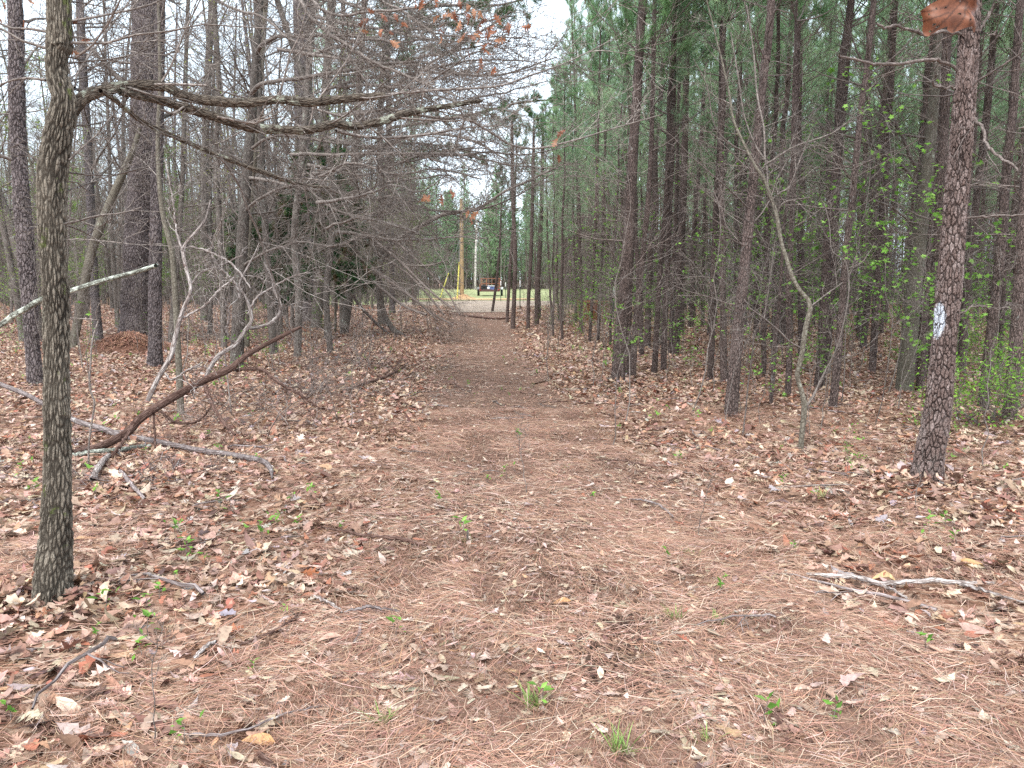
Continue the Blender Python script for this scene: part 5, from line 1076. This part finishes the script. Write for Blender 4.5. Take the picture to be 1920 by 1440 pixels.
for i, (px, py, n, L_, lab) in enumerate([(1262, 1165, 26, .10, 'loose grass tuft beside the dark turned soil'), (1345, 1172, 16, .08, 'small grass tuft on the open trail to the side of the loose tuft'), (1000, 1330, 34, .12, 'spreading grass tuft nearest the middle of the trail'), (1165, 1415, 40, .13, 'largest grass tuft at the bottom of the frame'), (718, 1362, 22, .09, 'short grass tuft among oak leaves at the bottom'), (1300, 1045, 16, .08, 'faint grass tuft at the leafy shoulder'), (1320, 1395, 14, .08, 'thin grass blades beside the largest tuft'), (875, 1020, 12, .06, 'few green blades around a stub on the trail'), (1545, 935, 22, .12, 'yellowish grass tuft in the leaves far from the trail'), (1060, 880, 10, .07, 'sparse blades near the thin stem in the trail')]):
    tuft(px, py, n, L_, lab, 770+i, (.36, .36, .16) if 'yellow' in lab else (.22, .34, .09))
# the short cut stub in the trail
b = gp(876, 1020); T = Tubes(790); T.add(np.array([[0, 0, -.02], [.002, 0, .04], [.004, 0, .085], [.004, 0, .087]]), [.007, .006, .006, .001], 9); o = T.obj('cut_stub', M['hard']); o.location = (b[0], b[1], float(gz(b[0], b[1]))); tag(o, 'small cut stub sticking up from the trail', 'stub')
# big single leaves seen apart
def single_leaf(px, py, size, col, lab, seed, tilt=(0, 0, 0), curl=2.2, tpl='plain', lift=.03):
    R = RS(seed); V, Qd, m_ = leaf_batch(R, np.zeros((1, 3)), np.array([size]), tpl, .01, curl, 0, yaw=np.array([0.]))
    o = obj('dry_leaf', mk('dry_leaf', V, Qd, None, M['litter'], True, {'col': np.repeat(np.array([col]), len(V), 0)})); b = gp(px, py)
    o.location = (b[0], b[1], float(gz(b[0], b[1]))+lift); o.rotation_euler = tilt; tag(o, lab, 'leaf')
single_leaf(1832, 1070, .19, (.52, .30, .14), 'large curled tan leaf above the whitish forked stick', 1, (.9, .2, -.7), 1.5)
single_leaf(1655, 1094, .14, (.55, .38, .2), 'long curled leaf resting on the whitish forked stick', 2, (.4, .1, .1), 1.5)
single_leaf(488, 1400, .12, (.55, .31, .15), 'curled tan leaf caught under the long arched stick', 3, (.8, 0, -.1), 1.2)
single_leaf(582, 1084, .10, (.35, .12, .05), 'upright rust brown leaf in the litter', 4, (1.1, .2, .2), 1.2, 'red')
single_leaf(432, 1190, .13, (.48, .17, .08), 'flat bright rust red oak leaf', 5, (.1, 0, .7), .5, 'red', .02)
single_leaf(1055, 1140, .09, (.5, .27, .13), 'small curled orange leaf on the open trail', 6, (.5, 0, .3), 1.4)
single_leaf(420, 1165, .10, (.30, .26, .30), 'greyish purple oak leaf near the rust red one', 7, (.2, .1, .2), 1.2, 'white')

# ------------------------------------------------------------------ hanging leaf close to the lens, on a twig of an oak out of frame
ho = empty('oak_tree', (1.75, 1.0, 0), 'oak twig holding one big holed brown leaf close in the upper corner', 'tree')
T = Tubes(801); T.add(local([(1.75, 1.0, -.1), (1.77, 1.02, 1.2), (1.74, 1.0, 2.6), (1.76, 1., 4.)], ho), [.09, .05], 14); T.obj('trunk', M['hard'], ho)
YH = 1.15; stem_p = at(1800, -40, YH)
B = Tubes(802); tw = smooth_path(np.array([(1.75, 1.0, 2.35), (1.3, 1.08, 2.45), (1.0, 1.12, 2.3), tuple(stem_p+np.array([.1, 0, .12])), tuple(stem_p+np.array([.02, 0, .04])), tuple(at(1800, 4, YH))]), 30); B.add(local(tw, ho), [.012, .0012], 7); B.obj('crown', M['twig'], ho)
out = [(440, 60), (500, 20), (560, -25), (640, -60), (760, -75), (860, -60), (940, -20), (970, 40), (962, 80), (905, 48), (880, 60), (878, 110), (895, 160), (906, 205), (890, 250), (862, 268), (800, 256), (735, 264), (650, 286), (634, 245), (636, 212), (600, 222), (572, 240), (545, 258), (522, 240), (510, 195), (506, 150), (480, 100)]
import bmesh
bm = bmesh.new(); vs = []
for u, v_ in out:
    p = at(1640+u/4.53, v_/4.53, YH); vs.append(bm.verts.new(p))
es = [bm.edges.new((vs[i], vs[(i+1) % len(vs)])) for i in range(len(vs))]
bmesh.ops.triangle_fill(bm, edges=es, use_beauty=True)
for _ in range(4): bmesh.ops.subdivide_edges(bm, edges=bm.edges[:], cuts=1, use_grid_fill=True)
bmesh.ops.triangulate(bm, faces=bm.faces[:])
cp = at(1795, 25, YH)
hol = [at(1640+u/4.53, v_/4.53, YH) for u, v_ in [(538, 74), (575, 168), (592, 192), (693, 136), (743, 207), (655, 35), (608, 22), (815, 246), (560, 215)]]
rem = [f for f in bm.faces if any((f.calc_center_median()-__import__('mathutils').Vector(h)).length < .0013 for h in hol)]
bmesh.ops.delete(bm, geom=rem, context='FACES')
for v in bm.verts:
    dx = (v.co.x-cp[0])/.04; dz = (v.co.z-cp[2])/.03
    v.co.y += .010*dx*dx-.016*math.sin(dx*3.2+.4)+.012*dz*math.cos(dx*2.5)+.010*abs(dx)+.004*math.sin(dz*5+dx*3)
    v.co -= ho.location
me = bpy.data.meshes.new('leaf'); bm.to_mesh(me); bm.free(); me.materials.append(M['deadleaf'])
A = me.attributes.new('col', 'FLOAT_COLOR', 'POINT'); n = len(me.vertices); co = np.zeros(n*3); me.vertices.foreach_get('co', co); co = co.reshape(-1, 3)
vn = vnoise(co[:, 0]*1, co[:, 2]*1, .012, 7)[:, None]; c = np.array([.13, .038, .016])*(1-vn)+np.array([.30, .115, .06])*vn
hl = np.array(ho.location); xz = lambda u, v_: (at(1640+u/4.53, v_/4.53, YH)-hl)[[0, 2]]
for (ua, va), (ub, vb) in [((720, -60), (860, 266)), ((740, 10), (560, 240)), ((735, 0), (455, 62)), ((760, 60), (660, 270)), ((740, -10), (955, 60)), ((790, 110), (890, 200)), ((650, 90), (500, 130)), ((760, 70), (740, 255))]:
    a_, b_ = xz(ua, va), xz(ub, vb); pq = co[:, [0, 2]]; t_ = np.clip(((pq-a_) @ (b_-a_))/((b_-a_) @ (b_-a_)), 0, 1); dd = np.linalg.norm(pq-(a_+t_[:, None]*(b_-a_)), axis=1)
    c = np.where((dd < .0011)[:, None], c*.45, c)
A.data.foreach_set('color', np.hstack([c, np.ones((n, 1))]).astype(np.float32).ravel())
for p in me.polygons: p.use_smooth = True
lf = obj('leaf', me, ho)

# ------------------------------------------------------------------ things in the clearing
def boxes(name, L_, mat, parent=None, loc=(0, 0, 0)):
    V = []; Qs = []
    for (cx, cy, cz, sx_, sy_, sz_) in L_:
        o8 = len(V)
        for dz in (-.5, .5):
            for dx, dy in ((-.5, -.5), (.5, -.5), (.5, .5), (-.5, .5)): V.append((cx+dx*sx_, cy+dy*sy_, cz+dz*sz_))
        Qs += [(o8, o8+3, o8+2, o8+1), (o8+4, o8+5, o8+6, o8+7)]+[(o8+i, o8+(i+1) % 4, o8+4+(i+1) % 4, o8+4+i) for i in range(4)]
    o = obj(name, mk(name, V, Qs, None, mat, False), parent); return o
RUST = flat('rust', (.30, .12, .07), .85, .1, .4, 12); BLK = flat('black_rubber', (.02, .02, .02), .8); DGREY = flat('dark_paint', (.035, .04, .06), .4); BLUE = flat('blue_paint', (.10, .14, .30), .35); WHITE = flat('white_paint', (.75, .76, .78), .45, var=.1)
GALV = flat('galvanised', (.35, .35, .37), .5, .3); YEL = flat('yellow_plastic', (.72, .66, .16), .5, var=.1); TANW = bark('new_pole_wood', (.42, .31, .19), (.32, .23, .13), (.18, .12, .07), 30, 2, bump=.002); PALEW = bark('old_pole_wood', (.68, .64, .60), (.52, .48, .44), (.3, .26, .24), 30, 2, bump=.002); ORG = flat('orange_clay', (.44, .27, .14), .95, 0, .3, 6)
b = gp(866, 561); T = Tubes(810); T.add(np.array([[0, 0, -.3], [.02, 0, 4], [.04, 0, 7.4]]), [.165, .135], 20); up = empty('utility_pole', (b[0], b[1], 0), 'new tan wooden utility pole standing in orange dirt', 'utility pole'); T.obj('pole', TANW, up)
T = Tubes(811); T.add(np.array([[-.22, -.05, 0], [-.14, -.06, 7.2]]), [.012, .012], 6); T.obj('ground_wire', GALV, up)
c = b
cat = Tubes(0)
R = RS(812); g = np.linspace(-1, 1, 24); gx, gy = np.meshgrid(g, g, indexing='ij'); d = np.hypot(gx, gy); V = np.stack([gx*1.1, gy*.9, .34*np.exp(-(d*2.1)**2)+.05*vnoise(gx*3, gy*3, .5, 2)-.06*(d > .9)], -1).reshape(-1, 3); i = np.arange(23)[:, None]; j = np.arange(23)[None]
q = np.stack([i*24+j, (i+1)*24+j, (i+1)*24+j+1, i*24+j+1], -1).reshape(-1, 4); o = obj('dirt_mound', mk('dirt_mound', V, q, None, ORG)); o.location = (b[0]+.1, b[1], .05); tag(o, 'small orange dirt mound round the tan pole', 'mound')
b2 = gp(891, 543); T = Tubes(813); T.add(np.array([[0, 0, -.3], [.1, 0, 5], [.3, 0, 9.6]]), [.17, .13], 16); o = T.obj('utility_pole', PALEW); o.location = (b2[0], b2[1], 0); tag(o, 'pale weathered utility pole farther back in the clearing', 'utility pole')
def guard(px0, py0, px1, py1, lab, Y):
    p0 = at(px0, py0, Y); p0[2] = 0; p1 = at(px1, py1, Y); T = Tubes(1); T.add(np.array([[0, 0, 0], (p1-p0)]), [.05, .05], 8); o = empty('guy_wire', tuple(p0), lab, 'guy wire'); T.obj('guard', YEL, o)
    T = Tubes(2); d = norm(p1-p0); T.add(np.array([(p1-p0), (p1-p0)+d*6]), [.012, .012], 6); T.obj('wire', GALV, o)
guard(857, 553, 861, 491, 'upright yellow guy wire guard right beside the tan pole', 57)
guard(825, 540, 841, 512, 'slanting yellow guy wire guard out on the grass', 62)
# trailer
tb0 = gp(918, 556); tr = empty('utility_trailer', (tb0[0], tb0[1], .03), 'rusty flatbed utility trailer with upright ramp parked on the grass', 'trailer')
boxes('bed', [(0, 1.6, .52, 1.75, 3.4, .10), (-.86, 1.6, .60, .06, 3.4, .1), (.86, 1.6, .60, .06, 3.4, .1), (0, -.1, .47, 1.8, .08, .16)], flat('trailer_bed', (.10, .05, .045), .8), tr)
ramp_bars = [(x, 3.3, 1.05, .06, .06, 1.0) for x in (-.85, -.35, .85)]+[(0, 3.32, z, 1.8, .05, .05) for z in (.75, 1.05, 1.52)]+[(x, 3.33, 1.05, .02, .02, 1.0) for x in np.linspace(-.7, .7, 6)]
boxes('ramp', ramp_bars, RUST, tr)
for sx_ in (-1, 1):
    boxes('side_rail', [(sx_*.87, 1.9, .98, .04, 2.6, .05)]+[(sx_*.87, y, .8, .05, .05, .42) for y in (.6, 1.9, 3.1)], RUST, tr)
    boxes('fender', [(sx_*1.02, 1.55, .74, .26, .9, .03), (sx_*1.02, 1.08, .66, .26, .03, .18), (sx_*1.02, 2.02, .66, .26, .03, .18)], WHITE if sx_ > 0 else GALV, tr)
    w = empty('wheel', (0, 0, 0)); w.parent = tr
    T = Tubes(3); T.add(np.array([[sx_*.93, 1.55, .33], [sx_*.94, 1.55, .33], [sx_*1.11, 1.55, .33], [sx_*1.12, 1.55, .33]]), [.26, .33, .33, .26], 26); T.obj('tyre', BLK, w)
    T = Tubes(4); T.add(np.array([[sx_*1.115, 1.55, .33], [sx_*1.125, 1.55, .33], [sx_*1.13, 1.55, .33]]), [.18, .17, .01], 20); T.obj('rim', GALV, w)
    boxes('tail_light', [(sx_*.8, -.16, .55, .12, .03, .07)], flat('red_lens', (.4, .03, .02), .3), tr)
def crate(x, lab, col1, col2, w, seed):
    o = empty('tool_box', (tb0[0]+x, tb0[1]+.7, .60), lab, 'box'); boxes('case', [(0, 0, .14, w, .5, .28)], col1, o); boxes('lid', [(0, 0, .305, w+.04, .54, .05)], col2, o); boxes('handle', [(0, -.28, .25, .16, .03, .04)], BLK, o)
crate(-.48, 'black box with pale latch on the trailer bed', BLK, DGREY, .55, 1); crate(.2, 'blue box with white lid edge on the trailer bed', BLUE, WHITE, .75, 2)
o = empty('feed_sack', (tb0[0]-.12, tb0[1]+.4, .58), 'pale sack slumped between the two boxes on the trailer', 'sack'); 
me = Tubes(5); me.add(np.array([[-.1, 0, .1], [-.08, 0, .1], [.0, 0, .12], [.1, 0, .1], [.14, 0, .1]]), [.03, .1, .12, .1, .03], 14); s_ = me.obj('bag', WHITE, o)
# marker posts: green T posts with white tips
for i, (px, py, topy, lab) in enumerate([(975, 585, 526, 'green steel post with white tip between the far pines'), (939, 566, 527, 'white tipped post just beside the trailer'), (948, 560, 530, 'second white tipped post behind the far pines'), (1150, 612, 538, 'white tipped post deep behind the trail edge pine')]):
    b = gp(px, py); h = 1.45; o = empty('marker_post', (b[0], b[1], 0), lab, 'post')
    zt = at(px, topy, b[1])[2]
    boxes('shaft', [(0, 0, zt/2-.1, .045, .02, zt), (0, -.015, zt/2-.1, .012, .03, zt)], flat('post_green', (.03, .06, .04), .6), o); boxes('tip', [(0, -.002, zt-.14, .055, .05, .3)], WHITE, o)
# rusty hopper between the pines
b = gp(1112, 604); hp2 = empty('rusty_hopper', (b[0], b[1], 0), 'rust brown sheet metal hopper half hidden behind thin pines', 'hopper', rz=.35)
V = [(-.42, -.3, .0), (.42, -.3, .0), (.42, .3, .0), (-.42, .3, .0), (-.5, -.38, .82), (.5, -.38, .68), (.5, .38, .68), (-.5, .38, .82)]
o = obj('body', mk('body', V, [(0, 3, 2, 1), (0, 1, 5, 4), (1, 2, 6, 5), (2, 3, 7, 6), (3, 0, 4, 7)], None, RUST, False), hp2)
boxes('rim', [(0, -.39, .77, 1.04, .04, .05), (0, .39, .77, 1.04, .04, .05)], flat('rust_light', (.42, .2, .11), .85), hp2); boxes('leg', [(-.3, -.2, -.05, .06, .06, .12)], RUST, hp2); boxes('leg', [(.3, -.2, -.05, .06, .06, .12)], RUST, hp2)
# white sided building glimpsed between trunks
b = at(1440, 560, 68); bd = empty('white_building', (b[0]+1, 68, 0), 'pale sided building glimpsed through the stand', 'building')
boxes('wall', [(0, 2, 1.4, 5, 4, 2.8)], flat('pale_siding', (.62, .68, .74), .6, var=.08), bd); boxes('roof', [(0, 2, 2.95, 5.6, 4.6, .2)], flat('roof_grey', (.2, .2, .21), .8), bd); boxes('door', [(-1, -.03, 1.05, .9, .06, 2.1)], DGREY, bd); boxes('window', [(1, -.03, 1.5, 1, .06, .9)], DGREY, bd)
b = at(1905, 560, 45); rl = empty('white_fence', (b[0], 45, 0), 'white rail fence glimpsed at the frame edge', 'fence'); boxes('rail', [(0, 0, .55, 5, .05, .14)], WHITE, rl)
for x in (-2.4, 0, 2.4): boxes('post', [(x, .08, .35, .12, .1, .8)], WHITE, rl)

# ------------------------------------------------------------------ light, sky, camera
W = bpy.data.worlds.new('World'); C.world = W; W.use_nodes = True; nt = W.node_tree; nt.nodes.clear(); N, L = nt.nodes, nt.links
SE, SA = math.radians(58), math.radians(200)
sky = N.new('ShaderNodeTexSky'); sky.sky_type = 'NISHITA'; sky.sun_disc = False; sky.sun_elevation = SE; sky.sun_rotation = SA; sky.air_density = 1.0; sky.dust_density = 3.0; sky.ozone_density = 1
hs = N.new('ShaderNodeHueSaturation'); hs.inputs['Saturation'].default_value = .4; L.new(sky.outputs[0], hs.inputs['Color'])
tc = N.new('ShaderNodeTexCoord'); nz = noise(N, L, tc.outputs['Generated'], 2.2, 5, .6)
mr = N.new('ShaderNodeMapRange'); L.new(nz.outputs['Fac'], mr.inputs['Value']); mr.inputs['From Min'].default_value = .3; mr.inputs['From Max'].default_value = .6; mr.inputs['To Min'].default_value = .6; mr.inputs['To Max'].default_value = .95
cm = mixc(N, L, mr.outputs[0], hs.outputs[0], (3.3, 3.95, 4.5))
bg = N.new('ShaderNodeBackground'); bg.inputs['Strength'].default_value = .15; L.new(cm, bg.inputs['Color']); wo = N.new('ShaderNodeOutputWorld'); L.new(bg.outputs[0], wo.inputs['Surface'])
sd = bpy.data.lights.new('sun', 'SUN'); sd.energy = 1.5; sd.angle = math.radians(40); sd.color = (1, .96, .9); so = bpy.data.objects.new('sun', sd); COL.objects.link(so)
from mathutils import Vector
dv = Vector((math.sin(SA)*math.cos(SE), math.cos(SA)*math.cos(SE), math.sin(SE))); so.rotation_euler = dv.to_track_quat('Z', 'Y').to_euler(); so.location = (0, 0, 30)
cd = bpy.data.cameras.new('camera'); co_ = bpy.data.objects.new('camera', cd); COL.objects.link(co_); co_.location = (0, 0, CH); co_.rotation_euler = (math.pi/2-TH, 0, 0)
cd.sensor_width = 36; cd.lens = 36*F/1920; cd.clip_start = .05; cd.clip_end = 2000; C.camera = co_
C.view_settings.view_transform = 'Standard'; C.view_settings.look = 'None'; C.view_settings.exposure = 1.78; C.view_settings.gamma = 1
C.render.engine = 'CYCLES'; C.cycles.max_bounces = 5; C.cycles.diffuse_bounces = 3; C.cycles.glossy_bounces = 2; C.cycles.transmission_bounces = 3; C.cycles.use_denoising = False; C.cycles.pixel_filter_type = 'BLACKMAN_HARRIS'
